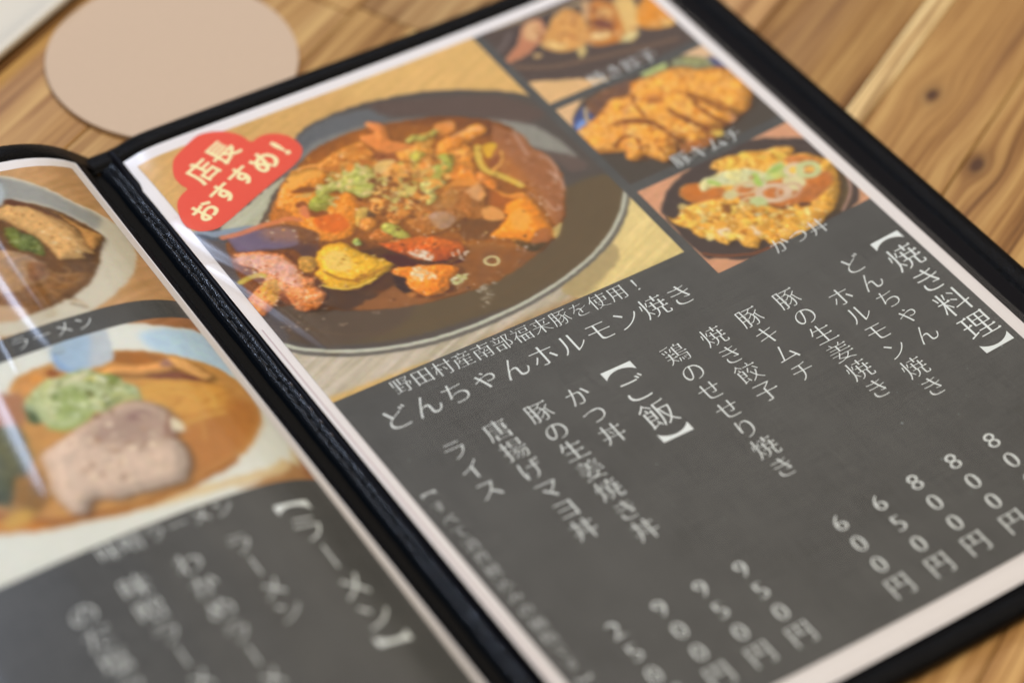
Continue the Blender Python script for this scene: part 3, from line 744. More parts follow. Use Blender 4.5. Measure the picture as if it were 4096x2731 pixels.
  ('P',[101.9,66.2,103.8,69.8,103.6,75.3,100.9,76.8,99.3,72.2,99.1,67.8],(222,140,76),{'soft':0.7,'var':0.14,'rim':(0.8,(160,90,50))}),
  ('L',[108.2,55.5,105.2,60.7,104.0,66.2,106.3,70.7,108.8,75.3,110.1,79.1],(222,204,106),{'soft':0.5,'var':0.08,'w':2.6}),
  ('P',[109.6,56.3,112.1,55.8,114.9,57.5,110.3,61.2,107.9,61.6],(230,190,72),{'soft':0.6}),
  ('P',[108.5,63.3,111.6,61.9,112.6,63.7,108.9,66.6,106.1,66.2],(130,74,58),{'soft':0.6}),
  ('L',[113.9,61.4,111.5,65.6,106.2,68.1],(232,178,104),{'soft':0.5,'w':1.2}),
  ('P',[48.8,48.0,51.4,45.8,55.2,45.6,59.4,46.1,62.8,42.5,67.0,41.8,70.1,42.3,71.5,46.9,70.8,50.8,68.6,55.7,64.9,58.5,60.8,57.6,58.7,53.7,55.2,50.5,50.5,51.4,48.4,50.2],(166,190,112),{'soft':0.5,'var':0.22,'rim':(0.8,(130,160,84))}),
  ('S',[50.4,45.3,62.5,41.1,72.4,45.5,68.9,55.9,61.0,57.4,54.6,50.1],[(222,222,172),(150,180,98),(196,212,140),(240,230,190)],{'n':80,'size':1.1}),
  ('P',[43.7,51.2,47.5,49.7,51.7,50.9,52.7,53.9,49.0,55.4,46.1,56.2,43.2,54.8],(140,166,78),{'soft':0.5,'var':0.22,'rim':(0.8,(130,160,84))}),
  ('S',[44.0,50.7,53.2,52.4,49.8,58.3,43.4,55.2],[(178,196,116),(120,146,66),(214,214,160)],{'n':22,'size':0.9}),
  ('P',[70.9,59.5,74.8,59.3,78.5,60.1,75.0,63.0,70.6,62.0],(166,190,112),{'soft':0.5,'var':0.22,'rim':(0.8,(130,160,84))}),
  ('P',[81.3,61.1,86.7,60.5,89.6,64.1,87.2,66.4,83.6,66.8,82.8,70.0,79.6,71.8,77.8,71.3,79.6,65.7],(196,208,144),{'soft':0.5,'var':0.22,'rim':(0.8,(130,160,84))}),
  ('P',[93.4,52.6,97.0,52.4,98.3,55.4,93.7,61.5,89.6,60.0,88.4,56.5,93.6,56.4],(152,186,92),{'soft':0.5,'var':0.22,'rim':(0.8,(130,160,84))}),
  ('P',[85.9,47.6,89.2,46.4,90.9,49.2,87.6,51.7,85.1,50.3],(192,200,96),{'soft':0.5,'var':0.22,'rim':(0.8,(130,160,84))}),
  ('P',[88.7,40.4,92.2,38.9,95.1,41.2,100.3,40.4,100.6,42.7,94.8,43.6,92.0,42.6,88.6,41.9],(168,180,98),{'soft':0.5,'var':0.22,'rim':(0.8,(130,160,84))}),
  ('P',[58.4,72.8,61.9,72.1,64.3,76.2,64.9,81.3,64.0,83.7,61.1,80.8,58.7,76.0],(172,192,100),{'soft':0.5,'var':0.22,'rim':(0.8,(130,160,84))}),
  ('P',[72.4,59.1,75.7,59.2,79.5,58.9,75.6,62.1,74.3,66.9,76.2,70.4,77.2,72.2,75.9,69.6,72.0,62.5],(164,188,92),{'soft':0.5,'var':0.22,'rim':(0.8,(130,160,84))}),
  ('P',[58.7,81.3,63.7,83.8,60.4,84.0],(190,196,120),{'soft':0.5,'var':0.22,'rim':(0.8,(130,160,84))}),
  ('P',[46.7,74.4,49.2,73.5,49.4,77.1,47.4,77.1],(150,180,96),{'soft':0.5,'var':0.22,'rim':(0.8,(130,160,84))}),
  ('P',[73.3,45.4,78.2,45.7,79.8,47.9,75.0,49.5,72.1,51.5,69.6,51.4],(226,208,152),{'soft':0.5,'var':0.1}),
  ('P',[82.8,55.2,89.0,56.9,88.5,59.1,82.6,57.6],(214,190,120),{'soft':0.5}),
  ('S',[69.6,51.4,80.7,54.0,77.6,67.0,73.6,70.7,66.4,70.2,61.9,64.0],[(226,156,88),(236,196,128),(118,74,50),(92,60,46),(206,206,136),(232,220,170)],{'n':90,'size':1.5}),
  ('S',[68.7,50.8,86.0,57.0,73.6,76.7,62.5,64.4],[(228,158,88),(238,200,130),(140,90,55),(96,62,48),(200,206,132)],{'n':60,'size':1.4}),
  ('S',[73.6,46.2,91.6,51.5,92.6,63.3,86.0,65.7,78.4,57.6],[(238,176,96),(176,196,104),(206,140,80),(240,190,110)],{'n':50,'size':1.3}),
  ('S',[60.2,33.6,73.7,35.6,73.5,43.0,62.6,43.6,55.9,41.0],[(238,182,104),(186,116,66),(222,150,80)],{'n':30,'size':2}),
  ('P',[12.3,51.5,17.5,52.8,24.8,54.0,32.1,55.9,35.6,59.7,39.4,65.5,36.1,71.2,33.2,74.8,29.3,73.1,28.4,67.9,22.5,65.1,12.5,60.4,11.8,55.3],(104,72,64),{'soft':1,'var':0.1}),
  ('P',[12.7,52.3,18.7,52.9,24.5,54.5,31.3,57.2,33.7,61.6,31.2,66.6,27.7,66.3,22.7,64.6,12.8,60.0,12.1,55.5],(128,108,126),{'soft':1.6}),
  ('L',[11.5,51.6,14.2,52.3,18.7,52.9,25.3,53.1,30.8,54.0,34.6,54.4,37.4,56.6],(218,136,104),{'soft':0.6,'w':2.2}),
  ('P',[10.3,60.8,11.8,60.3,16.3,62.0,21.2,65.2,24.4,67.9,25.5,71.5,25.6,76.2,25.7,80.8,27.2,82.9,26.1,86.8,27.3,90.9,23.9,94.6,20.9,95.6,16.8,94.6,15.1,91.7,14.9,85.9,10.6,87.9,5.3,89.8,3.8,87.8,3.8,82.2,4.9,80.0,9.0,77.9,13.0,76.3,13.2,72.4,13.3,70.2,10.2,66.0],(230,148,92),{'soft':0.6,'var':0.24,'rim':(1.2,(196,112,72))}),
  ('P',[10.4,61.5,17.0,64.2,22.7,68.1,24.6,74.4,23.5,81.8,22.6,84.7,19.1,82.7,16.5,75.5,13.6,69.7,9.8,64.6],(234,176,150),{'soft':1.6,'var':0.12}),
  ('P',[12.4,76.5,16.4,77.7,15.2,82.7,10.5,86.7,9.6,82.8,9.9,79.6],(222,168,88),{'soft':1,'var':0.25}),
  ('P',[13.1,84.9,15.9,84.2,15.2,89.5,13.4,88.4],(150,90,62),{'soft':1}),
  ('P',[27.6,72.7,30.4,72.6,32.6,75.0,31.4,78.4,28.4,80.1,26.1,78.8,25.6,76.2],(204,152,80),{'soft':0.6,'var':0.28}),
  ('L',[6.3,72.9,9.3,72.4,12.3,72.7,13.9,73.9],(216,186,92),{'soft':0.6,'w':2.2}),
  ('P',[32.1,75.9,34.5,73.2,37.8,71.6,42.4,72.1,44.9,74.5,46.3,78.3,49.0,83.3,51.8,86.7,54.0,89.1,50.9,92.0,45.6,93.5,39.7,94.6,33.7,93.3,29.7,90.0,28.5,85.3,28.8,81.5,31.2,79.4],(232,178,70),{'soft':0.6,'var':0.09,'rim':(1.4,(198,136,56))}),
  ('P',[35.0,75.8,38.9,74.6,42.0,77.5,42.0,82.8,39.6,85.4,36.1,84.6,33.6,80.8],(246,206,116),{'soft':2,'var':0.06}),
  ('L',[31.7,82.0,34.0,86.8,38.5,90.6,44.5,90.6,49.7,90.1],(192,134,58),{'soft':0.6,'var':0.2,'w':1.0}),
  ('L',[28.1,87.4,31.2,90.9,37.6,93.4,44.7,93.0],(240,200,96),{'soft':0.4,'w':0.9}),
  ('S',[39.3,88.7,48.2,89.2,44.1,92.6,38.6,91.8],[(176,118,54)],{'n':16,'size':0.6}),
  ('P',[52.2,84.6,57.0,87.9,62.1,96.1,68.4,99.1,74.5,98.6,71.7,100.4,61.1,97.8,53.2,90.9],(88,46,34),{'soft':0.7}),
  ('P',[54.0,79.7,59.3,81.0,63.1,81.5,71.1,85.2,77.8,92.9,75.9,97.1,69.5,97.4,64.4,95.7,60.7,91.8,56.3,85.8],(196,94,46),{'soft':0.6,'var':0.2,'rim':(0.8,(150,70,38))}),
  ('S',[59.0,86.7,65.8,90.3,67.2,93.2,64.1,94.3,60.0,89.1],[(240,222,198),(226,170,130)],{'n':40,'size':0.8}),
  ('S',[74.5,92.8,77.4,97.9,74.0,100.0,71.7,95.8],[(236,214,190)],{'n':10,'size':0.8}),
  ('P',[50.4,92.8,52.6,95.8,53.1,98.9,50.8,104.5,48.7,103.3,48.5,98.6],(66,46,36),{'soft':1.4}),
  ('P',[50.4,92.5,53.4,91.9,57.5,93.7,62.3,95.9,66.9,98.3,70.6,102.1,68.1,104.7,65.0,105.8,62.5,109.0,57.7,109.6,54.3,108.5,52.1,104.4,51.7,100.4,52.6,97.8,50.5,95.2],(236,142,60),{'soft':0.5,'var':0.15,'rim':(0.8,(186,98,44))}),
  ('S',[55.2,95.6,59.2,95.6,61.8,100.5,60.8,103.4,56.7,101.6,54.8,98.8],[(248,226,186),(246,196,130)],{'n':36,'size':0.9}),
  ('S',[65.0,105.8,68.7,105.1,71.9,105.2,69.1,108.2,65.7,108.5],[(236,222,182),(200,190,130)],{'n':26,'size':0.9}),
  ('P',[49.1,104.0,52.3,105.3,49.8,106.7],(196,128,72),{'soft':0.7}),
  ('O',[81.6,105.0],(228,210,154),{'ring':0.9,'soft':0.3,'rx':2.3,'ry':2.0,'ang':20}),
  ('S',[77.8,85.1,97.8,104.5,95.3,108.3,89.4,102.5,78.3,90.8],[(200,170,150),(232,212,196)],{'n':26,'size':0.45}),
  ('S',[71.6,113.3,78.9,112.8,75.7,115.8,68.0,122.4,67.7,117.5],[(176,158,134),(150,130,104)],{'n':26,'size':0.9}),
  ('S',[8.3,93.3,16.5,92.5,25.7,103.4,47.0,107.4,70.1,109.3,68.2,112.2,27.3,107.2,8.1,100.4],[(180,140,112),(206,180,150)],{'n':34,'size':0.35}),
  ('P',[40.7,39.9,53.6,32.1,78.4,28.1,101.6,38.8,113.5,53.6,114.1,82.2,107.1,105.4,87.5,101.2,68.9,90.4,52.8,78.7,33.1,67.4,22.9,56.7],(238,150,62),{'soft':6,'var':0.12,'alpha':0.3}),
  ('S',[40.7,39.9,53.6,32.1,78.4,28.1,101.6,38.8,113.5,53.6,114.1,82.2,107.1,105.4,87.5,101.2,68.9,90.4,52.8,78.7,33.1,67.4,22.9,56.7],[(110,60,34),(130,74,40)],{'n':45,'size':0.6}),
  ('S',[40.7,39.9,53.6,32.1,78.4,28.1,101.6,38.8,113.5,53.6,114.1,82.2,107.1,105.4,87.5,101.2,68.9,90.4,52.8,78.7,33.1,67.4,22.9,56.7],[(250,206,130),(248,180,92),(255,232,196)],{'n':110,'size':0.5}),
  ('S',[12.8,74.6,32.1,85.8,44.8,102.5,73.4,109.6,98.6,105.2,79.5,113.2,42.7,105.9,19.8,90.3],[(176,120,78),(214,170,130),(74,46,34)],{'n':60,'size':0.4}),
  ('S',[119.9,52.1,123.9,67.6,121.7,86.8,108.3,103.7,106.8,90.4,113.8,69.4],[(214,160,124),(130,80,54),(236,196,166)],{'n':40,'size':0.55}),
  ('S',[10.5,63.3,24.2,68.4,25.7,80.8,24.3,92.5,15.3,90.6,4.9,85.7,9.7,77.2],[(250,200,140),(180,96,60),(255,222,190),(240,160,96)],{'n':110,'size':0.5}),
  ('S',[35.4,73.7,44.7,75.0,52.5,88.8,39.3,93.9,30.5,88.8],[(250,216,130),(206,146,60),(240,190,90)],{'n':60,'size':0.55}),
]
ART_DUMPLINGS = [
  ('P',[140.4,4.2,153.6,5.1,185.8,9.1,182.8,10.1,164.1,7.4,155.2,6.1],(232,198,150),{'soft':1.2}),
  ('P',[141.2,36.1,160.5,45.0,168.3,50.9,147.5,54.6,140.9,49.9],(234,190,138),{'soft':0.8,'wood':0.04}),
  ('L',[141.2,25.9,153.1,33.2,168.5,37.5,200.2,45.3],(134,102,82),{'soft':1.4,'w':1.6}),
  ('L',[139.8,16.9,145.0,15.3,151.2,10.7],(122,104,100),{'soft':1.6,'w':1.6}),
  ('P',[151.2,12.8,157.8,7.7,161.8,6.7,166.1,7.2,180.9,10.2,177.4,18.0,154.4,24.5,144.1,22.2],(74,64,64),{'soft':1.6}),
  ('P',[140.8,22.3,149.9,16.9,157.2,9.4,162.1,7.6,165.4,9.6,163.8,15.0,158.4,20.0,150.5,23.5,142.4,24.0],(206,140,106),{'soft':0.8,'var':0.06}),
  ('P',[159.5,8.7,163.7,10.7,161.3,17.0,156.4,18.8,154.5,15.5],(226,180,134),{'soft':2}),
  ('P',[157.7,21.0,163.3,16.1,169.6,10.9,174.6,9.1,177.9,10.4,179.4,15.7,177.6,21.7,172.6,29.0,166.7,30.1,161.0,28.3,157.0,23.3],(224,166,100),{'soft':0.8,'var':0.09}),
  ('P',[157.7,21.0,162.3,22.4,165.5,25.8,162.5,27.4,158.0,24.6],(240,200,134),{'soft':1.4}),
  ('P',[183.5,9.1,185.5,11.1,181.3,17.7,178.3,18.6,180.4,14.3],(212,170,128),{'soft':1}),
  ('P',[185.4,11.8,189.4,11.5,191.9,14.7,193.3,22.1,190.1,29.3,184.1,35.1,174.1,32.8,172.6,29.0,177.9,21.9],(204,136,76),{'soft':0.8,'var':0.1}),
  ('P',[179.9,20.4,183.9,20.8,186.3,25.3,184.0,28.0,179.8,24.6],(136,84,68),{'soft':1.4}),
  ('P',[187.0,15.7,189.5,18.1,188.8,21.2,185.5,19.8],(236,190,126),{'soft':1.2}),
  ('O',[178.4,28.6],(242,208,150),{'soft':1.4,'rx':4,'ry':2.2,'ang':20}),
  ('P',[193.6,14.3,200.4,17.5,194.7,29.5,188.6,36.7,184.7,36.9,188.2,29.4,191.7,20.3],(232,192,126),{'soft':0.9,'var':0.06}),
  ('P',[199.2,22.5,208.2,20.0,205.8,35.7,202.4,38.4,195.1,35.5,193.3,31.4],(230,158,76),{'soft':0.9,'var':0.1}),
  ('O',[202.2,36.1],(240,196,124),{'soft':1,'rx':3,'ry':1.6,'ang':20}),
  ('P',[167.0,30.3,170.9,30.7,167.9,34.3,165.3,35.4],(218,188,128),{'soft':0.6}),
  ('O',[153.1,25.7],(222,180,124),{'soft':0.8,'rx':1.6,'ry':1.2,'ang':0}),
  ('O',[186.7,34.7],(226,206,150),{'soft':1,'rx':4,'ry':1.8,'ang':-10}),
  ('S',[159.5,10.2,176.9,11.9,191.8,17.5,203.2,28.2,201.9,36.6,173.2,30.8,155.7,22.5],[(170,100,62),(246,206,150),(140,84,60)],{'n':70,'size':0.9}),
]
ART_CUTLET = [
  ('P',[141.8,53.1,149.1,52.3,157.7,52.3,152.3,54.2,145.9,58.9,141.7,63.4],(236,192,146),{'soft':0.7}),
  ('P',[194.5,51.9,205.2,52.0,204.7,67.9,203.3,63.5,200.7,57.5],(232,192,152),{'soft':0.8}),
  ('P',[153.9,55.2,159.6,53.5,167.0,52.8,175.2,55.4,170.0,60.1,161.1,62.4,153.8,65.1,149.7,63.2],(124,88,70),{'soft':1.4,'var':0.2}),
  ('P',[142.8,62.8,146.9,58.8,151.6,56.5,151.6,60.4,151.0,63.9,145.6,66.5,141.8,66.1],(78,88,132),{'soft':0.8}),
  ('P',[143.7,63.4,146.9,62.1,147.5,64.4,144.4,67.0,142.5,65.8],(138,162,212),{'soft':1}),
  ('L',[151.3,58.3,148.9,62.0,148.1,65.4],(216,184,136),{'soft':0.5,'w':1.3}),
  ('P',[178.8,51.7,184.0,51.0,189.4,52.5,188.3,55.9,179.3,56.1],(194,196,126),{'soft':1,'var':0.12}),
  ('P',[190.2,57.2,193.2,53.7,200.7,57.5,203.6,63.0,203.5,66.4,197.0,62.5],(156,152,110),{'soft':1.2,'var':0.22}),
  ('P',[203.5,58.8,206.4,65.7,205.0,67.5,202.3,64.2],(92,92,126),{'soft':1}),
  ('P',[141.5,66.6,147.2,64.9,152.5,63.6,158.9,59.7,162.7,58.8,168.1,60.2,173.3,55.5,180.6,56.3,189.5,56.8,194.2,60.0,197.9,63.2,205.0,67.5,208.6,78.2,200.6,88.7,189.6,91.0,180.9,93.6,174.1,90.4,166.3,91.7,161.9,95.3,158.5,95.0,158.3,90.4,156.1,88.4,152.7,90.1,149.6,87.5,150.2,84.1,141.9,78.9,141.2,72.2],(228,160,80),{'soft':0.7,'var':0.2,'rim':(2,(190,118,60))}),
  ('P',[164.0,64.1,184.2,68.0,193.4,83.6,192.8,91.1,189.4,92.0,184.2,89.8,179.8,90.1,178.8,93.3,172.3,92.9,171.4,89.1,167.7,89.3,165.7,92.5,159.5,95.5,155.8,91.3,154.6,88.6,150.6,89.3,148.7,86.9,152.5,80.3],(230,162,80),{'soft':0.7,'var':0.2,'rim':(1.6,(180,108,56))}),
  ('L',[154.7,70.2,161.0,70.9,165.7,73.9,168.4,80.2,168.9,87.0],(142,84,46),{'soft':0.7,'w':1.3}),
  ('L',[185.6,71.7,188.2,77.5,191.7,85.2],(142,84,46),{'soft':0.7,'w':1.3}),
  ('L',[169.4,61.1,167.0,66.9,166.6,72.5],(142,84,46),{'soft':0.7,'w':1.3}),
  ('L',[177.5,79.6,179.5,84.9,180.6,90.8],(142,84,46),{'soft':0.7,'w':1.3}),
  ('L',[149.0,79.5,154.3,77.1,157.7,79.9,155.8,85.1],(142,84,46),{'soft':0.7,'w':1.3}),
  ('L',[158.9,71.4,164.8,74.5,168.4,82.0,168.9,88.8],(134,78,44),{'soft':0.8,'w':1.5}),
  ('L',[175.8,74.4,177.8,82.9,181.4,89.2],(134,78,44),{'soft':0.8,'w':1.5}),
  ('L',[185.2,75.4,185.9,84.4,188.2,91.2],(134,78,44),{'soft':0.8,'w':1.5}),
  ('P',[168.6,90.5,171.7,91.2,177.9,92.7,180.4,91.8,181.6,93.9,178.1,96.1,170.0,95.9,165.7,94.4],(170,110,66),{'soft':1.2,'var':0.3}),
  ('O',[182.8,93.4],(228,190,96),{'soft':0.9,'rx':2,'ry':1.8,'ang':0}),
  ('O',[174.3,67.6],(160,98,60),{'soft':1.6,'alpha':0.7,'rx':3,'ry':1.8,'ang':20}),
  ('L',[192.0,87.3,192.2,90.0,189.7,91.6],(214,160,130),{'soft':0.6,'w':1.0}),
  ('S',[143.1,67.5,162.1,59.7,180.0,57.2,202.8,67.3,189.8,87.8,166.9,90.9,143.7,79.4],[(196,118,58),(246,186,108),(150,88,46),(250,206,136)],{'n':150,'size':0.7}),
  ('S',[163.6,67.8,189.9,85.2,189.4,90.7,172.9,92.7,160.5,94.2,151.8,87.5],[(196,118,58),(246,186,108),(150,88,46),(250,206,136)],{'n':90,'size':0.7}),
]
ART_RICE_BOWL = [
  ('P',[143.0,114.9,145.9,111.2,150.2,107.7,156.6,104.4,163.4,102.4,171.5,100.7,178.9,99.9,186.3,101.0,194.0,104.1,200.0,108.2,207.1,113.8,209.2,125.9,208.4,135.5,205.5,142.1,201.6,146.2,198.9,147.3,192.2,150.0,180.2,153.8,164.5,151.1,153.9,147.6,145.3,141.6,142.7,140.0,142.2,131.1,142.2,122.2],(82,68,64),{'soft':0.8,'var':0.06}),
  ('P',[206.1,127.5,206.3,135.2,204.3,140.0,197.4,146.3,190.8,146.6,184.9,145.0,197.0,141.1],(104,86,60),{'soft':2,'var':0.15}),
  ('L',[205.9,134.9,204.0,139.2,200.5,142.9,194.7,146.8],(196,150,134),{'soft':0.5,'w':1.0}),
  ('L',[143.4,137.8,147.6,141.6,157.1,146.4,165.1,147.4],(150,88,60),{'soft':0.7,'w':1.0}),
  ('P',[143.7,117.4,145.3,119.3,147.7,118.4,150.4,116.5,153.8,116.7,157.1,117.0,153.2,113.9,154.4,109.2,157.5,108.0,163.3,109.9,166.7,109.6,171.3,108.8,170.1,105.2,174.8,103.5,180.5,105.1,185.3,108.3,189.4,108.9,194.3,109.7,199.2,112.8,199.0,114.8,196.8,115.9,201.5,118.2,204.4,123.1,206.7,126.0,204.7,131.5,201.1,137.7,195.4,143.1,191.6,145.6,187.2,146.6,183.3,149.9,176.1,150.5,169.3,147.8,165.4,147.0,163.7,143.5,159.8,145.2,156.5,142.5,156.6,138.4,152.1,138.5,149.7,132.9,146.7,131.0,146.1,125.8,143.7,122.0],(230,172,84),{'soft':0.6,'var':0.2,'rim':(1,(206,144,70))}),
  ('P',[154.4,109.2,160.0,108.3,164.5,111.9,167.8,116.5,165.6,120.0,160.4,118.5,155.0,116.3,153.5,113.5],(208,130,70),{'soft':0.9,'var':0.1}),
  ('P',[171.1,118.6,181.4,120.5,195.8,125.3,201.7,129.5,200.9,133.9,193.9,136.5,188.1,138.0,181.0,135.6,175.0,131.7,169.1,124.8],(206,130,76),{'soft':1,'var':0.12}),
  ('P',[193.2,115.9,197.7,117.1,201.8,120.6,202.8,125.2,197.1,123.7,193.6,120.0],(214,138,78),{'soft':1,'var':0.12}),
  ('P',[174.5,129.5,178.0,133.7,186.7,137.0,188.1,139.2,181.8,137.4,174.1,132.9],(108,70,50),{'soft':0.8}),
  ('P',[161.9,122.5,167.9,125.2,166.3,128.4,161.8,127.3],(150,100,56),{'soft':1}),
  ('P',[160.8,112.0,163.9,109.0,169.4,109.5,174.0,110.0,180.4,112.9,183.9,117.2,184.5,120.1,179.5,123.0,175.0,120.0,170.8,116.6,166.0,114.1,161.1,114.0],(226,214,164),{'soft':0.9,'var':0.12}),
  ('P',[184.8,117.8,189.2,116.3,192.2,117.1,190.8,121.9,190.4,124.1,184.4,122.5,182.0,120.9],(206,208,140),{'soft':0.7,'var':0.1}),
  ('P',[185.5,125.8,188.0,123.7,192.8,125.7,193.0,129.0,190.5,131.0,186.6,130.2],(230,214,166),{'soft':0.7,'var':0.06}),
  ('O',[180.5,127.3],(228,198,170),{'ring':2.2,'soft':0.5,'rx':5,'ry':3.6,'ang':20}),
  ('O',[193.2,122.3],(230,208,176),{'ring':1.7,'soft':0.5,'rx':2.8,'ry':2.4,'ang':0}),
  ('O',[197.2,125.0],(210,210,156),{'ring':2.3,'soft':0.5,'rx':3.4,'ry':3.0,'ang':0}),
  ('O',[173.8,120.4],(224,190,150),{'ring':1.1,'soft':0.5,'rx':4.2,'ry':2.4,'ang':10}),
  ('O',[170.6,127.5],(222,200,160),{'ring':1,'soft':0.5,'rx':3.8,'ry':3.2,'ang':0}),
  ('O',[185.4,129.4],(220,180,150),{'ring':0.9,'soft':0.5,'rx':4.4,'ry':3.0,'ang':0}),
  ('O',[173.2,128.3],(206,208,152),{'soft':0.8,'rx':3.4,'ry':3.0,'ang':0}),
  ('O',[167.7,120.1],(220,204,154),{'soft':0.9,'rx':2.8,'ry':2.2,'ang':0}),
  ('O',[170.5,131.8],(200,200,170),{'soft':0.8,'rx':2.2,'ry':1.6,'ang':0}),
  ('O',[150.7,116.0],(206,180,120),{'soft':0.6,'rx':1.6,'ry':1.4,'ang':0}),
  ('P',[180.6,115.6,181.5,117.4,179.5,122.4,178.1,120.7],(184,206,106),{'soft':0.6}),
  ('P',[184.5,118.2,190.3,117.8,191.5,119.2,187.5,119.6],(176,196,106),{'soft':0.5}),
  ('P',[165.8,110.2,168.4,113.8,167.2,114.3,165.1,111.7],(184,204,110),{'soft':0.5}),
  ('O',[173.2,132.9],(178,190,100),{'soft':0.6,'rx':0.8,'ry':2.6,'ang':10}),
  ('P',[178.2,116.5,180.6,117.4,178.4,118.5],(196,140,100),{'soft':0.6}),
  ('O',[155.3,133.1],(240,220,206),{'soft':1.2,'rx':2.2,'ry':2,'ang':0}),
  ('O',[164.4,138.3],(238,216,190),{'soft':1.2,'rx':1.2,'ry':2.6,'ang':0}),
  ('S',[147.1,117.4,162.5,121.7,185.1,139.0,184.9,145.0,166.9,145.1,147.6,129.8],[(246,206,104),(214,150,70),(232,172,84),(244,216,140)],{'n':90,'size':2}),
  ('S',[173.9,103.5,196.7,112.6,196.8,115.9,182.9,112.7,171.9,108.0],[(248,206,100),(220,160,76)],{'n':30,'size':1.8}),
  ('S',[147.1,117.4,162.5,121.7,191.0,143.0,184.9,145.0,166.9,145.1,147.6,129.8],[(190,120,56),(250,216,130),(160,98,50),(255,232,180)],{'n':110,'size':0.7}),
]
ART_STICKER = [
  ('P',[12.7,14.9,15.7,9.8,20.3,6.8,28.0,3.1,33.1,3.5,37.6,5.8,40.8,9.5,42.1,13.1,42.1,15.5,44.8,14.3,48.0,13.8,52.1,15.3,55.0,18.3,56.3,22.5,55.9,26.7,53.1,30.1,48.2,32.9,40.4,35.8,33.5,38.6,27.3,41.1,22.0,43.4,17.8,45.2,12.9,46.8,9.5,46.6,6.1,44.9,3.8,41.1,4.0,36.5,5.6,31.4,7.5,28.3,10.2,26.3,12.7,25.0,11.9,22.4,11.7,18.6],(222,84,62),{'soft':0.35}),
]
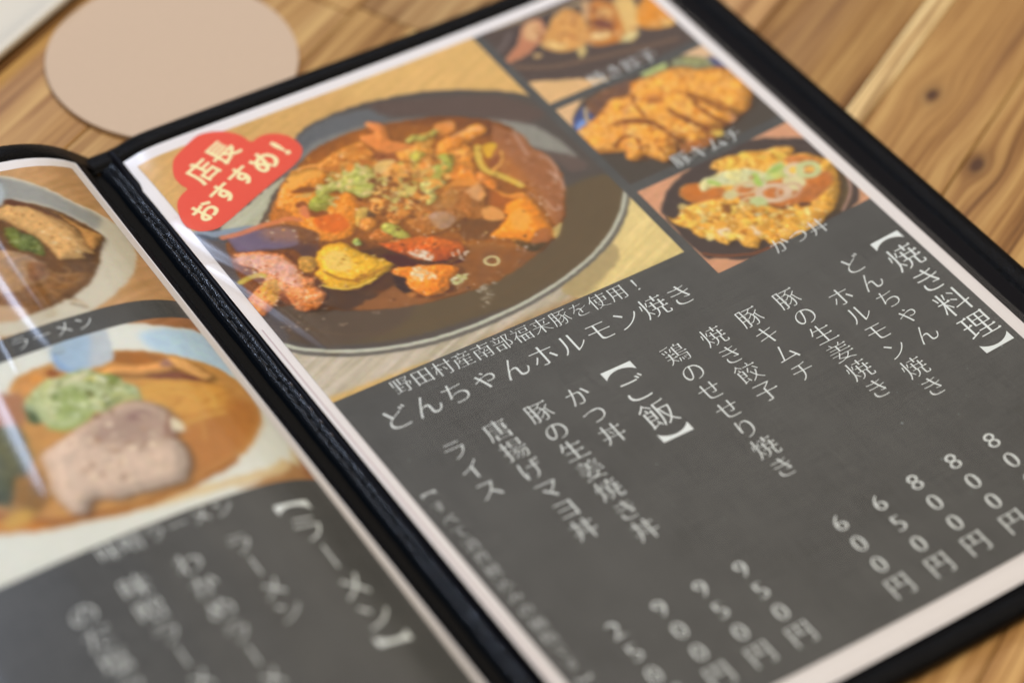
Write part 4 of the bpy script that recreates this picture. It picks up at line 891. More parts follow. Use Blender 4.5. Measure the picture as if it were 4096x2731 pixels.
ART_NOODLES_TOP = [
  ('P',[-56.9,-3.9,-32.1,6.7,-27.0,10.0,-20.2,17.0,-14.0,25.5,-7.1,31.8,-3.6,37.3,-2.8,43.3,-5.2,51.2,-9.3,58.4,-14.4,64.6,-20.5,69.6,-33.5,76.8,-50.4,78.8,-86.8,64.0],(216,202,182),{'soft':0.5,'var':0.02}),
  ('P',[-49.2,0.9,-32.5,7.5,-27.5,11.0,-20.7,18.0,-14.6,26.6,-8.9,33.7,-14.4,39.7,-16.2,36.5,-22.4,28.2,-29.2,21.6,-35.5,18.2,-53.5,10.4],(166,160,152),{'soft':3}),
  ('P',[-41.2,4.8,-32.8,8.2,-34.2,14.0,-35.3,17.7,-37.8,18.8,-46.9,17.2],(150,146,142),{'soft':3}),
  ('L',[-32.3,7.0,-27.2,10.4,-20.4,17.3,-14.2,25.9,-7.3,32.2,-3.8,37.7,-3.2,43.7,-5.6,51.3,-9.7,58.5],(224,206,184),{'soft':0.5,'w':0.6}),
  ('P',[-53.5,10.4,-35.6,18.4,-29.6,22.5,-22.6,28.7,-16.6,37.2,-13.6,43.8,-16.1,47.8,-18.9,51.5,-22.3,57.4,-26.2,61.8,-31.3,66.0,-39.4,69.4,-52.7,70.6,-76.1,60.6],(118,82,54),{'soft':0.8,'var':0.14}),
  ('P',[-52.5,50.2,-44.7,54.7,-36.1,57.5,-27.5,60.7,-31.3,64.1,-39.9,67.3,-47.3,70.2,-56.9,69.8,-69.1,65.0],(148,104,66),{'soft':3,'var':0.22}),
  ('L',[-39.3,53.9,-35.6,58.5,-31.0,59.6],(196,150,100),{'soft':0.4,'alpha':0.7,'w':0.5}),
  ('L',[-39.6,57.6,-36.2,62.9,-30.3,62.2],(196,150,100),{'soft':0.4,'alpha':0.7,'w':0.5}),
  ('L',[-41.9,55.1,-43.0,61.5,-40.4,66.4],(196,150,100),{'soft':0.4,'alpha':0.7,'w':0.5}),
  ('L',[-33.3,54.9,-32.5,57.5,-35.0,59.5],(196,150,100),{'soft':0.4,'alpha':0.7,'w':0.5}),
  ('P',[-44.3,18.8,-39.0,21.2,-36.0,20.6,-34.1,21.4,-29.2,25.0,-25.0,30.7,-22.4,35.0,-20.9,38.9,-20.7,45.1,-20.8,51.9,-23.8,51.3,-25.0,51.7,-24.8,53.8,-28.7,53.0,-33.2,51.5,-33.4,47.8,-33.9,43.6,-35.4,37.9,-38.8,31.4,-40.9,27.4,-45.8,21.8],(206,162,108),{'soft':0.5,'var':0.07,'rim':(1,(170,122,74))}),
  ('P',[-24.2,27.8,-21.2,32.6,-17.5,38.9,-13.8,43.6,-17.5,48.2,-20.6,50.2,-21.2,46.0,-20.5,39.5,-22.5,33.9],(188,138,84),{'soft':0.5,'var':0.08,'rim':(0.8,(140,94,56))}),
  ('P',[-36.7,19.3,-33.9,18.9,-30.8,22.1,-25.7,29.4,-23.7,33.6,-26.8,29.1,-31.4,23.5,-35.3,21.9],(104,64,46),{'soft':0.6}),
  ('L',[-29.9,25.0,-26.3,30.8,-23.3,36.9,-22.1,43.8,-21.7,51.0],(150,104,64),{'soft':0.3,'w':0.5}),
  ('L',[-48.1,44.0,-46.0,44.7,-43.9,46.6],(84,56,38),{'soft':0.5,'alpha':0.55,'w':0.5}),
  ('L',[-45.1,53.4,-43.1,54.4,-40.9,56.0],(186,140,92),{'soft':0.5,'alpha':0.55,'w':0.5}),
  ('L',[-42.2,62.6,-40.3,63.9,-38.1,65.4],(84,56,38),{'soft':0.5,'alpha':0.55,'w':0.5}),
  ('L',[-39.2,71.8,-36.4,71.0,-35.2,74.7],(186,140,92),{'soft':0.5,'alpha':0.55,'w':0.5}),
  ('L',[-47.7,51.1,-45.0,50.6,-42.5,51.6],(84,56,38),{'soft':0.5,'alpha':0.55,'w':0.5}),
  ('L',[-43.5,57.9,-42.1,60.1,-39.6,61.0],(186,140,92),{'soft':0.5,'alpha':0.55,'w':0.5}),
  ('L',[-40.6,67.1,-38.2,67.3,-36.7,70.4],(84,56,38),{'soft':0.5,'alpha':0.55,'w':0.5}),
  ('L',[-49.0,46.2,-46.8,46.8,-45.2,49.8],(186,140,92),{'soft':0.5,'alpha':0.55,'w':0.5}),
  ('L',[-46.1,55.6,-44.0,56.4,-41.1,56.7],(84,56,38),{'soft':0.5,'alpha':0.55,'w':0.5}),
  ('L',[-43.1,64.8,-40.0,63.6,-38.2,66.0],(186,140,92),{'soft':0.5,'alpha':0.55,'w':0.5}),
  ('L',[-39.0,71.5,-37.2,73.0,-35.4,75.3],(84,56,38),{'soft':0.5,'alpha':0.55,'w':0.5}),
  ('L',[-47.4,50.8,-45.8,52.6,-43.9,54.8],(186,140,92),{'soft':0.5,'alpha':0.55,'w':0.5}),
  ('L',[-44.5,60.1,-41.8,59.9,-39.7,61.7],(84,56,38),{'soft':0.5,'alpha':0.55,'w':0.5}),
  ('L',[-41.5,69.3,-39.0,69.3,-36.9,71.0],(186,140,92),{'soft':0.5,'alpha':0.55,'w':0.5}),
  ('L',[-49.9,48.5,-47.6,48.8,-45.4,50.4],(84,56,38),{'soft':0.5,'alpha':0.55,'w':0.5}),
  ('L',[-45.8,55.4,-43.7,56.1,-42.5,59.8],(186,140,92),{'soft':0.5,'alpha':0.55,'w':0.5}),
  ('S',[-32.5,36.5,-21.6,33.6,-22.3,48.3,-29.2,48.8],[(236,214,176)],{'n':12,'size':0.6}),
  ('P',[-42.2,31.5,-39.2,32.2,-37.8,35.4,-35.9,37.6,-35.1,40.6,-35.4,46.0,-37.5,47.6,-39.4,44.8,-41.9,43.3,-43.6,38.0],(112,118,60),{'soft':0.7,'var':0.3}),
  ('S',[-41.9,31.6,-37.8,35.4,-35.5,45.4,-41.7,42.9,-43.2,37.2],[(150,156,90),(80,86,44),(176,176,120)],{'n':24,'size':0.9}),
  ('P',[-60.2,34.8,-47.8,40.2,-45.4,41.3,-40.7,46.3,-38.5,51.1,-39.0,56.3,-42.2,58.8,-46.6,58.5,-52.0,59.6,-68.4,52.8],(188,148,112),{'soft':1,'var':0.12}),
  ('P',[-42.0,48.9,-38.8,51.8,-39.1,55.5,-43.5,58.3,-46.1,56.4],(150,104,72),{'soft':1.2,'var':0.2}),
  ('P',[-70.3,56.9,-58.7,63.3,-53.2,67.2,-52.8,70.4,-57.7,71.6,-74.0,65.2],(206,170,136),{'soft':1}),
  ('P',[-42.4,7.5,-33.7,10.0,-33.8,13.1,-35.1,16.8,-37.1,19.7,-38.9,20.5,-47.3,18.1],(186,186,184),{'soft':0.8}),
  ('S',[-36.5,23.0,-26.3,29.3,-21.2,46.0,-27.5,51.9,-32.7,42.5,-39.2,28.6],[(230,190,136),(176,128,80)],{'n':50,'size':0.6}),
]
ART_NOODLES_BELOW = [
  ('P',[-163.2,36.0,-87.5,63.5,-55.2,76.5,-34.2,84.0,-27.2,86.0,-21.2,88.2,-13.1,91.0,-5.8,92.3,1.3,98.3,4.9,115.3,4.6,129.6,0.8,141.5,-6.1,153.5,-10.6,158.6,-19.3,165.2,-31.3,170.3,-51.0,180.0,-76.2,184.4,-115.7,184.5,-162.7,178.2,-192.9,120.2],(232,225,214),{'soft':0.6,'var':0.02}),
  ('P',[-27.1,92.9,-22.8,90.9,-17.9,91.1,-11.4,92.1,-6.2,92.7,-1.5,97.9,-3.0,109.2,-6.4,115.5,-11.8,111.0,-15.0,107.5,-20.5,105.1,-25.0,101.1],(200,214,226),{'soft':4}),
  ('L',[5.0,116.1,4.3,130.1,1.0,141.6,-5.2,152.3,-12.7,161.8],(226,204,168),{'soft':2.5,'w':3}),
  ('P',[-9.1,155.8,-7.8,162.5,-10.0,165.9,-31.3,161.7,-23.6,161.3],(184,138,96),{'soft':1.6}),
  ('P',[-56.5,155.4,-33.7,157.4,-18.7,157.3,-11.1,153.7,-10.4,157.8,-18.2,160.8,-39.9,159.8,-57.8,157.9],(226,198,156),{'soft':2.5}),
  ('P',[-156.5,53.8,-75.3,98.6,-71.7,97.1,-68.1,93.6,-60.5,92.6,-51.9,92.7,-40.5,94.4,-33.4,96.9,-27.4,99.9,-22.3,102.8,-15.5,106.7,-9.1,110.9,-4.7,117.0,-3.7,124.7,-6.3,132.9,-8.8,137.3,-14.9,143.9,-20.6,148.2,-27.7,151.9,-45.4,156.7,-62.1,157.1,-74.4,154.1,-86.7,151.4,-97.7,146.2,-177.6,111.6],(212,158,96),{'soft':1,'var':0.07}),
  ('P',[-34.1,122.1,-19.8,123.5,-5.9,128.0,-9.7,137.3,-21.1,147.4,-30.2,151.0,-40.9,152.9,-37.1,141.3],(196,134,78),{'soft':6,'var':0.05}),
  ('P',[-34.7,110.4,-20.6,114.4,-12.5,121.2,-17.5,129.7,-32.2,129.5,-40.1,120.7],(222,166,92),{'soft':6,'var':0.05}),
  ('L',[-39.9,110.0,-37.3,112.2,-33.7,112.7],(186,124,66),{'soft':1.0,'alpha':0.45,'w':0.7}),
  ('L',[-38.5,117.3,-37.2,120.4,-36.1,124.0],(226,178,104),{'soft':1.0,'alpha':0.45,'w':0.75}),
  ('L',[-34.7,127.0,-38.1,130.2,-40.9,132.4],(226,178,104),{'soft':1.0,'alpha':0.45,'w':0.7999999999999999}),
  ('L',[-20.5,118.6,-27.0,117.7,-33.9,117.7],(186,124,66),{'soft':1.0,'alpha':0.45,'w':0.85}),
  ('L',[-30.6,125.0,-28.0,127.7,-25.5,130.4],(226,178,104),{'soft':1.0,'alpha':0.45,'w':0.8999999999999999}),
  ('L',[-27.2,133.3,-29.0,137.6,-30.1,140.3],(226,178,104),{'soft':1.0,'alpha':0.45,'w':0.95}),
  ('L',[-9.7,121.7,-17.0,124.1,-23.8,126.3],(186,124,66),{'soft':1.0,'alpha':0.45,'w':1.0}),
  ('L',[-44.0,123.5,-40.9,125.8,-37.6,127.6],(226,178,104),{'soft':1.0,'alpha':0.45,'w':0.7}),
  ('L',[-31.0,110.5,-30.1,113.5,-30.1,118.1],(226,178,104),{'soft':1.0,'alpha':0.45,'w':0.75}),
  ('L',[-26.6,121.0,-31.0,123.5,-35.5,126.0],(186,124,66),{'soft':1.0,'alpha':0.45,'w':0.7999999999999999}),
  ('L',[-28.1,133.7,-32.0,133.3,-35.2,131.8],(226,178,104),{'soft':1.0,'alpha':0.45,'w':0.85}),
  ('L',[-23.0,117.7,-20.3,120.2,-18.4,124.0],(226,178,104),{'soft':1.0,'alpha':0.45,'w':0.8999999999999999}),
  ('L',[-18.5,126.3,-21.5,130.3,-24.2,133.9],(186,124,66),{'soft':1.0,'alpha':0.45,'w':0.95}),
  ('L',[-41.0,130.5,-44.6,131.2,-47.4,130.4],(226,178,104),{'soft':1.0,'alpha':0.45,'w':1.0}),
  ('L',[-37.3,116.7,-34.0,119.1,-30.9,122.1],(226,178,104),{'soft':1.0,'alpha':0.45,'w':0.7}),
  ('L',[-34.2,124.7,-34.9,129.0,-35.2,132.6],(186,124,66),{'soft':1.0,'alpha':0.45,'w':0.75}),
  ('L',[-17.8,114.3,-23.6,116.2,-29.8,119.1],(226,178,104),{'soft':1.0,'alpha':0.45,'w':0.7999999999999999}),
  ('L',[-28.7,124.8,-24.6,126.3,-20.5,127.5],(226,178,104),{'soft':1.0,'alpha':0.45,'w':0.85}),
  ('L',[-26.7,131.7,-25.7,136.1,-23.9,139.3],(186,124,66),{'soft':1.0,'alpha':0.45,'w':0.8999999999999999}),
  ('L',[-33.4,112.0,-36.8,114.7,-40.8,118.4],(226,178,104),{'soft':1.0,'alpha':0.45,'w':0.95}),
  ('L',[-33.8,125.1,-37.7,124.6,-41.4,123.8],(226,178,104),{'soft':1.0,'alpha':0.45,'w':1.0}),
  ('L',[-41.0,130.1,-38.6,134.4,-35.3,136.9],(186,124,66),{'soft':1.0,'alpha':0.45,'w':0.7}),
  ('L',[-26.0,118.1,-27.6,122.0,-29.6,126.4],(226,178,104),{'soft':1.0,'alpha':0.45,'w':0.75}),
  ('L',[-24.9,130.9,-28.7,132.0,-31.9,132.1],(226,178,104),{'soft':1.0,'alpha':0.45,'w':0.7999999999999999}),
  ('L',[-21.4,117.2,-16.5,118.2,-12.0,120.3],(186,124,66),{'soft':1.0,'alpha':0.45,'w':0.85}),
  ('L',[-41.1,115.8,-40.6,120.2,-40.2,124.5],(226,178,104),{'soft':1.0,'alpha':0.45,'w':0.8999999999999999}),
  ('P',[-121.8,121.1,-94.1,138.7,-84.7,147.4,-77.1,150.5,-60.7,154.5,-44.2,154.6,-30.5,151.5,-24.5,149.7,-28.3,153.0,-45.1,156.1,-61.5,156.0,-74.1,153.5,-86.2,150.4,-97.2,145.2,-126.1,131.1],(166,106,56),{'soft':2}),
  ('P',[-122.7,123.1,-95.5,141.7,-85.5,148.9,-86.3,150.6,-97.2,145.3,-126.1,131.1],(214,140,60),{'soft':1.5}),
  ('P',[-39.3,96.5,-34.1,96.9,-27.5,100.3,-23.5,104.4,-31.6,104.4,-40.3,99.7],(180,116,60),{'soft':2,'var':0.1}),
  ('P',[-45.0,102.2,-40.0,101.7,-31.7,104.6,-25.3,105.9,-23.0,109.7,-28.2,110.2,-34.0,109.1,-41.8,105.7,-45.7,104.7],(216,158,98),{'soft':0.7,'var':0.06,'rim':(0.8,(178,116,62))}),
  ('P',[-34.3,109.7,-23.7,110.9,-16.6,116.1,-16.4,117.6,-24.0,114.4,-30.8,112.0],(140,86,66),{'soft':1}),
  ('P',[-25.1,104.4,-20.2,105.2,-17.2,107.7,-15.0,111.7,-13.0,115.4,-16.9,116.8,-20.0,113.2,-22.8,109.3],(230,176,114),{'soft':0.6,'var':0.05,'rim':(0.7,(180,118,64))}),
  ('P',[-26.7,106.1,-23.7,104.3,-22.9,108.3,-26.7,107.5],(176,130,110),{'soft':0.8}),
  ('P',[-71.7,97.5,-67.4,94.9,-62.2,93.6,-58.0,94.4,-61.0,97.4,-64.4,100.1,-67.4,101.2,-71.1,101.4],(220,160,98),{'soft':1,'var':0.1}),
  ('P',[-59.6,95.8,-57.0,94.9,-55.4,98.0,-58.1,98.4],(160,96,56),{'soft':1}),
  ('P',[-80.2,96.3,-72.2,98.6,-69.5,102.4,-71.3,108.0,-76.4,113.8,-82.0,112.8,-86.7,110.2],(186,132,98),{'soft':3}),
  ('P',[-53.9,88.7,-51.6,85.2,-46.8,84.3,-40.4,84.3,-35.3,85.5,-35.2,88.4,-36.1,92.7,-37.9,97.5,-39.1,99.3,-43.6,100.1,-48.2,99.9,-52.8,99.1,-54.7,96.5,-55.2,93.1],(200,200,202),{'soft':0.7}),
  ('P',[-53.8,88.7,-51.6,85.2,-46.8,84.3,-40.4,84.3,-41.2,88.1,-43.9,94.0,-46.7,98.7,-52.7,98.9,-54.7,96.5,-55.2,93.1],(180,194,208),{'soft':3}),
  ('P',[-54.1,89.5,-53.4,89.4,-53.6,94.4,-51.7,98.1,-49.5,99.2,-52.8,99.1,-54.8,96.7,-55.2,93.3],(156,178,212),{'soft':2}),
  ('P',[-70.3,104.1,-66.3,100.9,-63.4,99.3,-59.9,98.4,-56.8,99.6,-54.1,99.1,-49.2,99.4,-46.7,100.6,-45.2,103.1,-41.7,105.5,-40.5,108.8,-37.7,113.2,-39.7,120.0,-42.1,119.8,-45.2,118.4,-49.1,118.8,-52.8,118.2,-53.6,115.6,-55.5,118.1,-58.8,119.9,-62.6,120.1,-66.8,118.8,-68.3,115.8,-66.2,113.8,-70.1,113.0,-72.1,111.0],(180,182,136),{'soft':0.9,'var':0.2}),
  ('P',[-70.9,106.0,-69.9,108.3,-68.4,110.9,-66.7,112.3,-69.7,113.7,-72.3,111.4],(96,108,72),{'soft':1.2,'var':0.1}),
  ('P',[-45.9,103.2,-42.6,104.2,-40.7,107.3,-43.4,108.9,-46.3,107.1],(146,152,80),{'soft':1,'var':0.15}),
  ('P',[-53.1,107.8,-49.7,109.1,-47.8,111.4,-47.8,114.5,-51.2,111.9],(112,110,56),{'soft':1.2}),
  ('P',[-56.9,102.2,-53.0,100.6,-48.4,100.2,-48.6,101.9,-52.7,103.9,-56.1,104.4],(222,210,176),{'soft':0.8}),
  ('P',[-53.3,105.0,-50.0,103.5,-47.1,102.7,-47.0,105.0,-51.5,106.4],(214,202,130),{'soft':0.8}),
  ('P',[-66.3,100.9,-64.1,100.7,-65.3,104.6,-66.6,108.4,-68.4,108.3,-67.8,104.6],(206,206,160),{'soft':0.9}),
  ('O',[-58.6,110.7],(196,198,152),{'ring':2.0,'soft':0.8,'rx':9.5,'ry':6.5,'ang':-20}),
  ('O',[-59.0,109.2],(168,176,112),{'soft':2,'rx':6.5,'ry':5,'ang':-20}),
  ('O',[-59.0,112.8],(190,196,136),{'ring':1.2,'soft':0.8,'rx':4.5,'ry':3.0,'ang':-20}),
  ('L',[-57.7,99.5,-62.0,104.0,-64.8,108.4,-65.4,113.4],(214,208,164),{'soft':0.8,'w':1.6}),
  ('L',[-68.0,116.4,-64.5,119.1,-59.2,118.8,-54.6,116.4],(176,186,116),{'soft':0.8,'w':1.6}),
  ('L',[-52.1,111.4,-50.3,115.1,-45.7,116.4,-40.7,115.9],(206,198,130),{'soft':0.8,'w':1.1}),
  ('L',[-38.2,117.0,-32.1,117.5,-26.9,119.8,-23.1,124.7],(226,180,100),{'soft':1,'alpha':0.8,'w':1.2}),
  ('L',[-37.2,113.9,-30.7,114.8,-23.1,118.8],(226,180,100),{'soft':1,'alpha':0.8,'w':1.2}),
  ('L',[-18.5,123.1,-19.0,125.7,-20.5,129.0],(226,180,100),{'soft':1,'alpha':0.8,'w':1.2}),
  ('L',[-33.1,131.3,-27.0,131.9,-18.5,131.3],(226,180,100),{'soft':1,'alpha':0.8,'w':1.2}),
  ('L',[-37.8,119.4,-34.6,122.2,-34.0,124.7],(226,180,100),{'soft':1,'alpha':0.8,'w':1.2}),
  ('P',[-59.1,119.8,-50.5,118.0,-46.0,116.8,-42.8,117.2,-39.4,119.0,-36.5,121.0,-34.5,124.7,-33.9,129.8,-34.8,133.5,-37.1,135.9,-36.6,139.5,-37.5,145.6,-40.0,149.3,-43.4,153.0,-50.5,152.9,-59.2,151.5,-63.6,151.1,-69.4,148.0,-73.7,151.9,-76.9,150.1,-78.2,146.2,-79.0,139.3,-76.7,130.8,-75.9,125.4,-70.6,123.1],(204,178,160),{'soft':1.2,'var':0.06,'rim':(1.4,(176,136,104))}),
  ('P',[-60.7,123.0,-52.4,119.8,-44.0,118.4,-37.9,121.8,-35.7,126.9,-38.5,133.9,-46.3,135.8,-55.7,131.0,-60.8,127.0],(188,158,142),{'soft':9,'var':0.06}),
  ('O',[-35.2,131.1],(232,214,186),{'soft':0.8,'rx':2,'ry':4,'ang':-15}),
  ('L',[-35.3,127.2,-38.6,133.3,-37.9,136.2],(150,106,90),{'soft':0.8,'w':1.2}),
  ('O',[-43.6,123.8],(158,124,118),{'soft':1.6,'rx':3,'ry':1.6,'ang':0}),
  ('P',[-113.6,102.1,-85.0,119.4,-81.2,122.9,-83.2,131.0,-87.4,137.0,-91.6,139.0,-93.2,136.8,-121.4,120.1],(88,88,54),{'soft':3,'var':0.3}),
  ('P',[-81.8,125.2,-78.6,127.1,-78.1,133.8,-80.3,141.0,-85.8,144.9,-91.1,141.8,-88.1,134.6],(158,116,64),{'soft':3,'var':0.15}),
  ('O',[-91.1,143.7],(214,168,84),{'soft':2,'rx':5,'ry':3,'ang':0}),
  ('P',[-85.9,108.4,-77.8,110.4,-75.9,112.8,-77.4,124.0,-82.5,129.6,-92.9,123.6],(112,108,74),{'soft':3,'var':0.25}),
  ('S',[-64.8,120.8,-44.0,118.4,-35.7,126.9,-37.9,140.9,-53.6,149.9,-74.5,145.1],[(222,194,168),(180,146,124),(232,208,184)],{'n':70,'size':1.2}),
  ('S',[-66.9,101.5,-54.6,100.2,-42.4,107.0,-39.8,117.2,-52.9,115.5,-66.1,117.4],[(214,212,166),(134,144,92),(232,226,196)],{'n':70,'size':1.0}),
]

def picture(name, P, rect, step, base, art, parent, off, wood=0.0):
    u0, u1, v0, v1 = rect
    o, U, V = grid(name, P, u0, u1, v0, v1, step, step, M_PRINT, parent, off)
    cv = Canvas(U, V, base)
    if wood:
        cv.poly([u0 - 30, v0 - 30, u1 + 30, v0 - 30, u1 + 30, v1 + 30, u0 - 30, v1 + 30], base, dict(soft=.5, wood=wood))
    cv.run(art)
    # the soft dots of the printing screen: a small blur of the painted tones
    nu = int(np.sum(V == V[0])); G = cv.C.reshape(-1, nu, 3)
    kk = np.exp(-np.arange(-3, 4) ** 2 / (2 * 1.15 ** 2)); kk /= kk.sum()
    G = sum(w * G[np.clip(np.arange(G.shape[0]) + i - 3, 0, G.shape[0] - 1)] for i, w in enumerate(kk))
    G = sum(w * G[:, np.clip(np.arange(nu) + i - 3, 0, nu - 1)] for i, w in enumerate(kk))
    C = np.clip(G.reshape(-1, 3) * np.array([.985, .965, .93]) + 3, 2, 250)
    n = len(U)
    rgb = ink(C)
    a = o.data.color_attributes.new('ink', 'FLOAT_COLOR', 'POINT')
    buf = np.ones((n, 4), np.float32); buf[:, :3] = rgb
    a.data.foreach_set('color', buf.ravel())
    return o
picture('food_photo', P_right, (4.4, 138.4, 5.2, 133.7), 0.29, (222, 178, 118), ART_HORMONE_STEW, page_r, 0.18, .06)
picture('food_photo', P_right, (142.0, 205.6, 5.2, 49.5), 0.33, (92, 76, 70), ART_DUMPLINGS, page_r, 0.18)
picture('food_photo', P_right, (142.0, 205.6, 53.3, 98.0), 0.33, (84, 74, 66), ART_CUTLET, page_r, 0.18)
picture('food_photo', P_right, (142.0, 205.6, 102.2, 147.7), 0.33, (224, 166, 130), ART_RICE_BOWL, page_r, 0.18, .04)
picture('food_photo', P_left, (-205.6, -4.2, 4.6, 76.9), 0.42, (206, 160, 114), ART_NOODLES_TOP, page_l, 0.18, .09)
picture('food_photo', P_left, (-205.6, -4.2, 86.0, 163.2), 0.42, (176, 124, 86), ART_NOODLES_BELOW, page_l, 0.18, .09)

# red speech-bubble sticker print
def sticker():
    pts = catmull(ART_STICKER[0][1], True, 6)
    bm = bmesh.new()
    vs = [bm.verts.new((x, y, 0)) for x, y in pts]
    bm.faces.new(vs)
    bmesh.ops.triangulate(bm, faces=bm.faces[:])
    for _ in range(3): bmesh.ops.subdivide_edges(bm, edges=[e for e in bm.edges if e.calc_length() > 3], cuts=1)
    for v_ in bm.verts:
        v_.co = Vector(P_right(v_.co.x, v_.co.y, 0.26))
    bmesh.ops.recalc_face_normals(bm, faces=bm.faces[:])
    bm_obj('red_badge', bm, solid('red_print', ink((226, 92, 70)), .5, .3, noise=(500, .03)), page_r)
sticker()

# ------------------------------------------------------------------ lettering
GL = {}
def glyph(ch, ax, ay, serif, nib=False):
    key = (ch, ax, ay, serif, nib)
    if key in GL: return GL[key]
    c = bpy.data.curves.new('glyph', 'FONT'); c.body = ch; c.resolution_u = 4
    o = bpy.data.objects.new('glyph', c); COL.objects.link(o)
    bpy.context.view_layer.update()
    me = bpy.data.meshes.new_from_object(o.evaluated_get(bpy.context.evaluated_depsgraph_get()))
    n = len(me.vertices); co = np.empty(n * 3); me.vertices.foreach_get('co', co); co = co.reshape(-1, 3)[:, :2].copy()
    tris = []
    for p in me.polygons:
        v = list(p.vertices)
        A = 0
        for i in range(len(v)):
            a, b = co[v[i]], co[v[(i + 1) % len(v)]]; A += a[0] * b[1] - a[1] * b[0]
        if A < 0: v = v[::-1]
        for i in range(1, len(v) - 1): tris.append((v[0], v[i], v[i + 1]))
    bpy.data.objects.remove(o); bpy.data.meshes.remove(me); bpy.data.curves.remove(c)
    edges = {}
    for t in tris:
        for i in range(3): edges[(t[i], t[(i + 1) % 3])] = 1
    nxt = {a: b for (a, b) in edges if (b, a) not in edges}
    prv = {b: a for a, b in nxt.items()}
    new = co.copy()
    for v in nxt:
        if v not in prv: continue
        e1 = co[v] - co[prv[v]]; e2 = co[nxt[v]] - co[v]
        l1 = np.hypot(*e1); l2 = np.hypot(*e2)
        if l1 < 1e-6 or l2 < 1e-6: continue
        n1 = np.array([e1[1], -e1[0]]) / l1; n2 = np.array([e2[1], -e2[0]]) / l2
        if nib:      # broad-pen contrast for kana: level and rising strokes thin, falling ones full
            o1 = ax + ay * (n1[0] * -.36 + n1[1] * .93) ** 2; o2 = ax + ay * (n2[0] * -.36 + n2[1] * .93) ** 2
        else:
            o1 = abs(n1[0]) * ax + abs(n1[1]) * ay; o2 = abs(n2[0]) * ax + abs(n2[1]) * ay
        det = n1[0] * n2[1] - n1[1] * n2[0]
        if abs(det) > .35:
            d = np.linalg.solve(np.array([n1, n2]), -np.array([o1, o2]))
        else:
            nn = n1 + n2; ln = np.hypot(*nn)
            if ln < 1e-3: continue
            d = -nn / ln * (o1 + o2) / 2
        m = np.hypot(*d); lim = 2.0 * max(abs(ax), abs(ay))
        if m > lim: d *= lim / m
        new[v] = co[v] + d
    verts = [tuple(p) for p in new]; T = list(tris)
    if serif:
        for v in nxt:
            if v not in prv: continue
            e1 = new[v] - new[prv[v]]; e2 = new[nxt[v]] - new[v]
            if e1[1] > .012 and abs(e1[0]) < .25 * e1[1] and e2[0] < -.10 and abs(e2[1]) < .06 * abs(e2[0]):
                x, y = new[v]; k = len(verts)
                verts += [(x - .085, y - .004), (x - .022, y + .046), (x + .030, y - .012), (x + .0, y - .03)]
                T += [(k, k + 3, k + 1), (k + 3, k + 2, k + 1)]
    r = (np.array(verts), T); GL[key] = r
    return r

def is_kanji(ch): return 0x3400 <= ord(ch) <= 0x9fff
def lettering(items, P, parent, mat, off=0.30, name='lettering', thin=1.0, sub=False, kind_gothic=False, fat=None):
    """items: (char, u, v, em in mm, rotation in degrees clockwise on the page)"""
    V = []; F = []
    for ch, u, v, em, rot in items:
        if fat: ax = ay = -fat
        elif is_kanji(ch): ax, ay = .0025 * thin, .0205 * thin
        elif ch.isdigit(): ax, ay = -.0020 * thin, .0270 * thin
        elif ch in '【】': ax, ay = .0, .0
        else: ax, ay = .0010 * thin, .0235 * thin
        if rot == 90 and ch == 'ー': ax, ay = .018, .018
        g, T = glyph(ch, ax, ay, is_kanji(ch) and not fat, nib=not fat and not is_kanji(ch) and not ch.isdigit() and ch not in '【】ー')
        lo = g.min(0); hi = g.max(0)
        if ch.isdigit() or ch in 'ゃ【】!！ー' or fat: c = (lo + hi) / 2
        else: c = np.array([.5, .38])
        q = (g - c) * em
        if ch.isdigit(): q = q * np.array([1.06, 1.0])
        x = q[:, 0]; y = -q[:, 1]          # page axes: right, down
        a = math.radians(rot)
        X = x * math.cos(a) - y * math.sin(a) + u; Y = x * math.sin(a) + y * math.cos(a) + v
        k = len(V); V += list(zip(X, Y)); F += [(t[0] + k, t[2] + k, t[1] + k) for t in T]
    V = np.array(V)
    if sub:
        bm = bmesh.new(); vs = [bm.verts.new((x, y, 0)) for x, y in V]
        for f in F:
            try: bm.faces.new([vs[i] for i in f])
            except ValueError: pass
        for _ in range(3):
            es = [e for e in bm.edges if e.calc_length() > 1.4]
            if es: bmesh.ops.subdivide_edges(bm, edges=es, cuts=1)
            bmesh.ops.triangulate(bm, faces=[f for f in bm.faces if len(f.verts) > 3])
        bm.verts.index_update()
        V = np.array([(v_.co.x, v_.co.y) for v_ in bm.verts]); F = [[v_.index for v_ in f.verts] for f in bm.faces]
        bm.free()
    co = P(V[:, 0], V[:, 1], off)
    o = mesh_obj(name, co, F, mat, parent)
    # all faces up
    me = o.data
    if len(me.polygons) and sum(p.normal.z for p in me.polygons) < 0: me.flip_normals()
    return o
def col_items(s, u, v, pitch, em):
    out = []
    for i, ch in enumerate(s):
        if ch == ' ': continue
        rot = 90 if ch in '【】ー' else 0
        du = .06 * em if ch == 'ゃ' else 0
        out.append((ch, u + du, v + pitch * i, em, rot))
    return out
Lr = lambda it, **k: lettering(it, P_right, page_r, M_TEXT, **k)
PITCH = 9.22; EM = 8.9
for s, u, v in (('どんちゃん', 181.3, 168.4), ('ホルモン焼き', 168.9, 177.6), ('豚の生姜焼き', 153.7, 168.9), ('豚キムチ', 138.4, 169.1), ('焼き餃子', 123.2, 169.8), ('鶏のせせり焼き', 108.2, 169.8),
                ('かつ丼', 71.1, 169.2), ('豚の生姜焼き丼', 56.8, 168.9), ('唐揚げマヨ丼', 41.4, 168.9), ('ライス', 25.9, 169.4)):
    Lr(col_items(s, u, v, PITCH, EM))
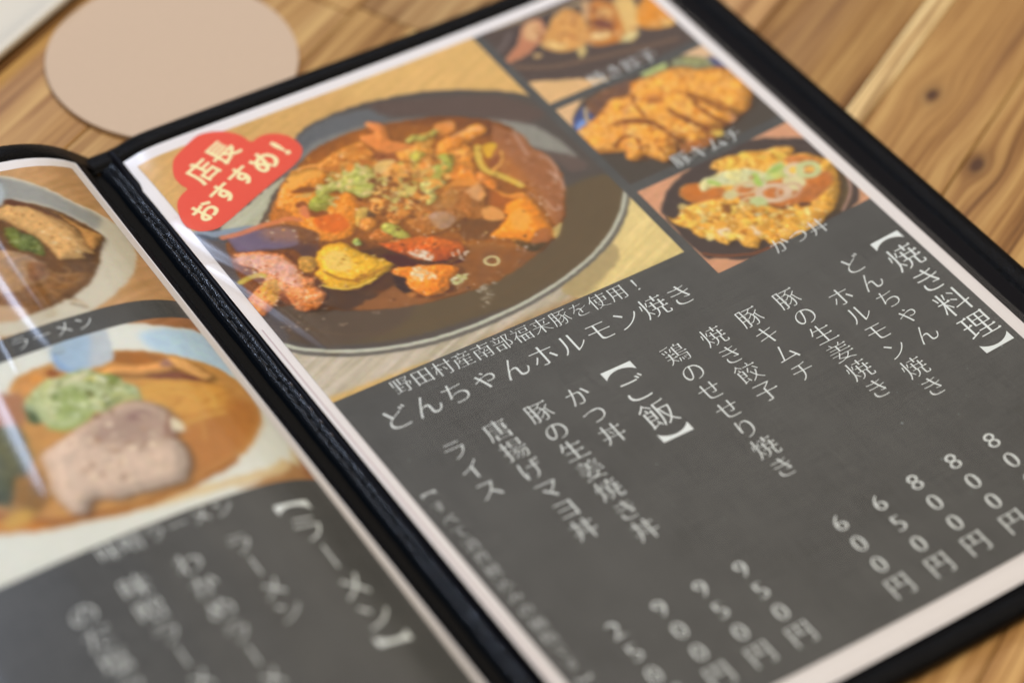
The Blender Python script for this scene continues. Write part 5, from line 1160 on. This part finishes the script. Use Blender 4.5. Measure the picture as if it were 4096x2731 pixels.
for s, u, v in (('800円', 169.3, 250.7), ('800円', 153.8, 250.7), ('800円', 138.5, 250.9), ('650円', 123.9, 251.5), ('600円', 108.7, 251.5), ('950円', 72.4, 250.8), ('950円', 57.7, 250.8), ('900円', 43.0, 250.8), ('250円', 27.1, 251.0)):
    Lr(col_items(s, u, v, PITCH, EM))
HE = 12.2
def header(txt, u, v0, P, page, sub=False, last=None):
    its = [('【', u, v0, HE, 90)]
    v = v0 + 9.0
    for ch in txt:
        its.append((ch, u, v, HE * .97, 90 if ch == 'ー' else 0)); v += 12.15
    its.append(('】', u, v - 12.15 + 9.0, HE, 90))
    lettering(its, P, page, M_TEXT, sub=sub, thin=.75)
header('焼き料理', 197.5, 166.4, P_right, page_r)
header('ご飯', 88.3, 166.8, P_right, page_r)
Lr([(ch, 26.5 + 7.42 * i, 138.0, 7.2, 0) for i, ch in enumerate('野田村産南部福来豚を使用！')], thin=1.15)
Lr([(ch, 17.7 + 10.78 * i, 149.2, 10.4, 0) for i, ch in enumerate('どんちゃんホルモン焼き')])
lettering(col_items('【すべて消費税込みの価格です】', 9.4, 180.6, 5.72, 5.3), P_right, page_r, M_TEXT_DIM)
Lr([(ch, 163.8 + 7.35 * i, 47.1, 7.3, 0) for i, ch in enumerate('焼き餃子')], off=.34)
Lr([(ch, 164.1 + 7.35 * i, 97.0, 7.3, 0) for i, ch in enumerate('豚キムチ')], off=.34)
Lr([(ch, 166.9 + 7.8 * i, 148.2, 7.4, 0) for i, ch in enumerate('かつ丼')], off=.34)
# badge words, heavy rounded strokes, tilted
bd = -24.0
lettering([('店', 21.1, 19.9, 11.0, bd), ('長', 31.6, 15.0, 11.0, bd)], P_right, page_r, M_CREAM_PRINT, off=.34, fat=.020)
lettering([('お', 12.8, 37.3, 9.6, bd), ('す', 22.2, 32.8, 9.6, bd), ('す', 31.6, 28.4, 9.6, bd), ('め', 41.4, 26.0, 10.6, bd), ('!', 49.6, 22.6, 11.5, bd + 4)], P_right, page_r, M_CREAM_PRINT, off=.34, fat=.026)
# left page
Ll = lambda it, **k: lettering(it, P_left, page_l, M_TEXT, sub=True, **k)
header('ラーメン', -20.0, 174.0, P_left, page_l, sub=True)
for s, u, v in (('ラーメン', -41.6, 181.0), ('わかめラーメン', -57.7, 180.9), ('味噌ラーメン', -74.3, 181.4), ('のだ塩ラーメン', -90.7, 183.2)):
    Ll(col_items(s, u, v, PITCH, EM))
Ll([(ch, -60.3 + 6.95 * i, 80.9, 6.6, 0) for i, ch in enumerate('ラーメン')])
Ll([(ch, -74.9 + 7.15 * i, 166.9, 6.9, 0) for i, ch in enumerate('味噌ラーメン')])

# pale dust and scuff specks on the lower right of the page
def specks():
    rr = random.Random(5); vs = []; fs = []
    M = solid('dust', ink((150, 148, 142)), .8, .1)
    spots = [(rr.uniform(150, 203), rr.uniform(215, 286)) for _ in range(26)] + [(rr.uniform(10, 200), rr.uniform(160, 286)) for _ in range(22)]
    for (u, v) in spots:
        a = rr.uniform(.12, .42); b_ = a * rr.uniform(.4, .9); t = rr.uniform(0, 3.14); k = len(vs)
        for i in range(7):
            q = i / 7 * 6.283; x = a * math.cos(q) * rr.uniform(.7, 1.1); y = b_ * math.sin(q)
            vs.append(P_right(np.array(u + x * math.cos(t) - y * math.sin(t)), np.array(v + x * math.sin(t) + y * math.cos(t)), .27))
        fs.append(tuple(range(k + 6, k - 1, -1)))
    tag(mesh_obj('dust_specks', vs, fs, M, page_r), kind='stuff')
specks()

# ------------------------------------------------------------------ clear pocket films with their creases
def crease_field(cs):
    def f(U, V):
        h = np.zeros_like(U)
        for (pts, w, amp) in cs:
            p = np.array(pts, float)
            uc = np.polyval(np.polyfit(p[:, 1], p[:, 0], 2), V)
            vm0, vm1 = p[0, 1], p[-1, 1]
            t = np.clip((V - vm0) / max(vm1 - vm0, 1e-3), 0, 1)
            env = np.where((V > vm0) & (V < vm1), np.sin(np.pi * t) ** .35, 0)
            ww = w * (0.35 + .65 * env)
            h = h + amp * env * np.exp(-((U - uc) / ww) ** 2)
        return h
    return f
CL = [([(-72.5, 86), (-74.5, 100), (-76.3, 120), (-79.5, 142)], 3.2, .68),
      ([(-44.0, 22), (-45.0, 40), (-46.6, 60), (-46.8, 74)], 3.0, 1.1),
      ([(-50.5, 34), (-52.3, 55), (-52.3, 72), (-52.0, 90)], 3.0, .85),
      ([(-64.0, 66), (-65.0, 80), (-66.5, 94)], .9, .3)]
CR = [([(3.2, 36), (7.0, 56), (14, 72), (21, 90), (24, 98)], 5.0, 1.52),
      ([(1.0, 60), (6.5, 80), (11.9, 95), (15.5, 116)], 2.8, .85),
      ([(1.0, 100), (1.4, 200), (2.0, 296)], .9, .25)]
grid('pocket_film', P_left, -100, -0.3, 0.5, 296.5, 0.33, 0.7, M_FILM, page_l, 0.62, offf=crease_field(CL))
grid('pocket_film', P_left, -209.5, -100, 0.5, 296.5, 2, 3, M_FILM, page_l, 0.62)
grid('pocket_film', P_right, 0.0, 45.0, 0.5, 296.5, 0.33, 0.7, M_FILM, page_r, 0.62, offf=crease_field(CR))
grid('pocket_film', P_right, 45.0, 212.0, 0.5, 296.5, 3, 3, M_FILM, page_r, 0.62)
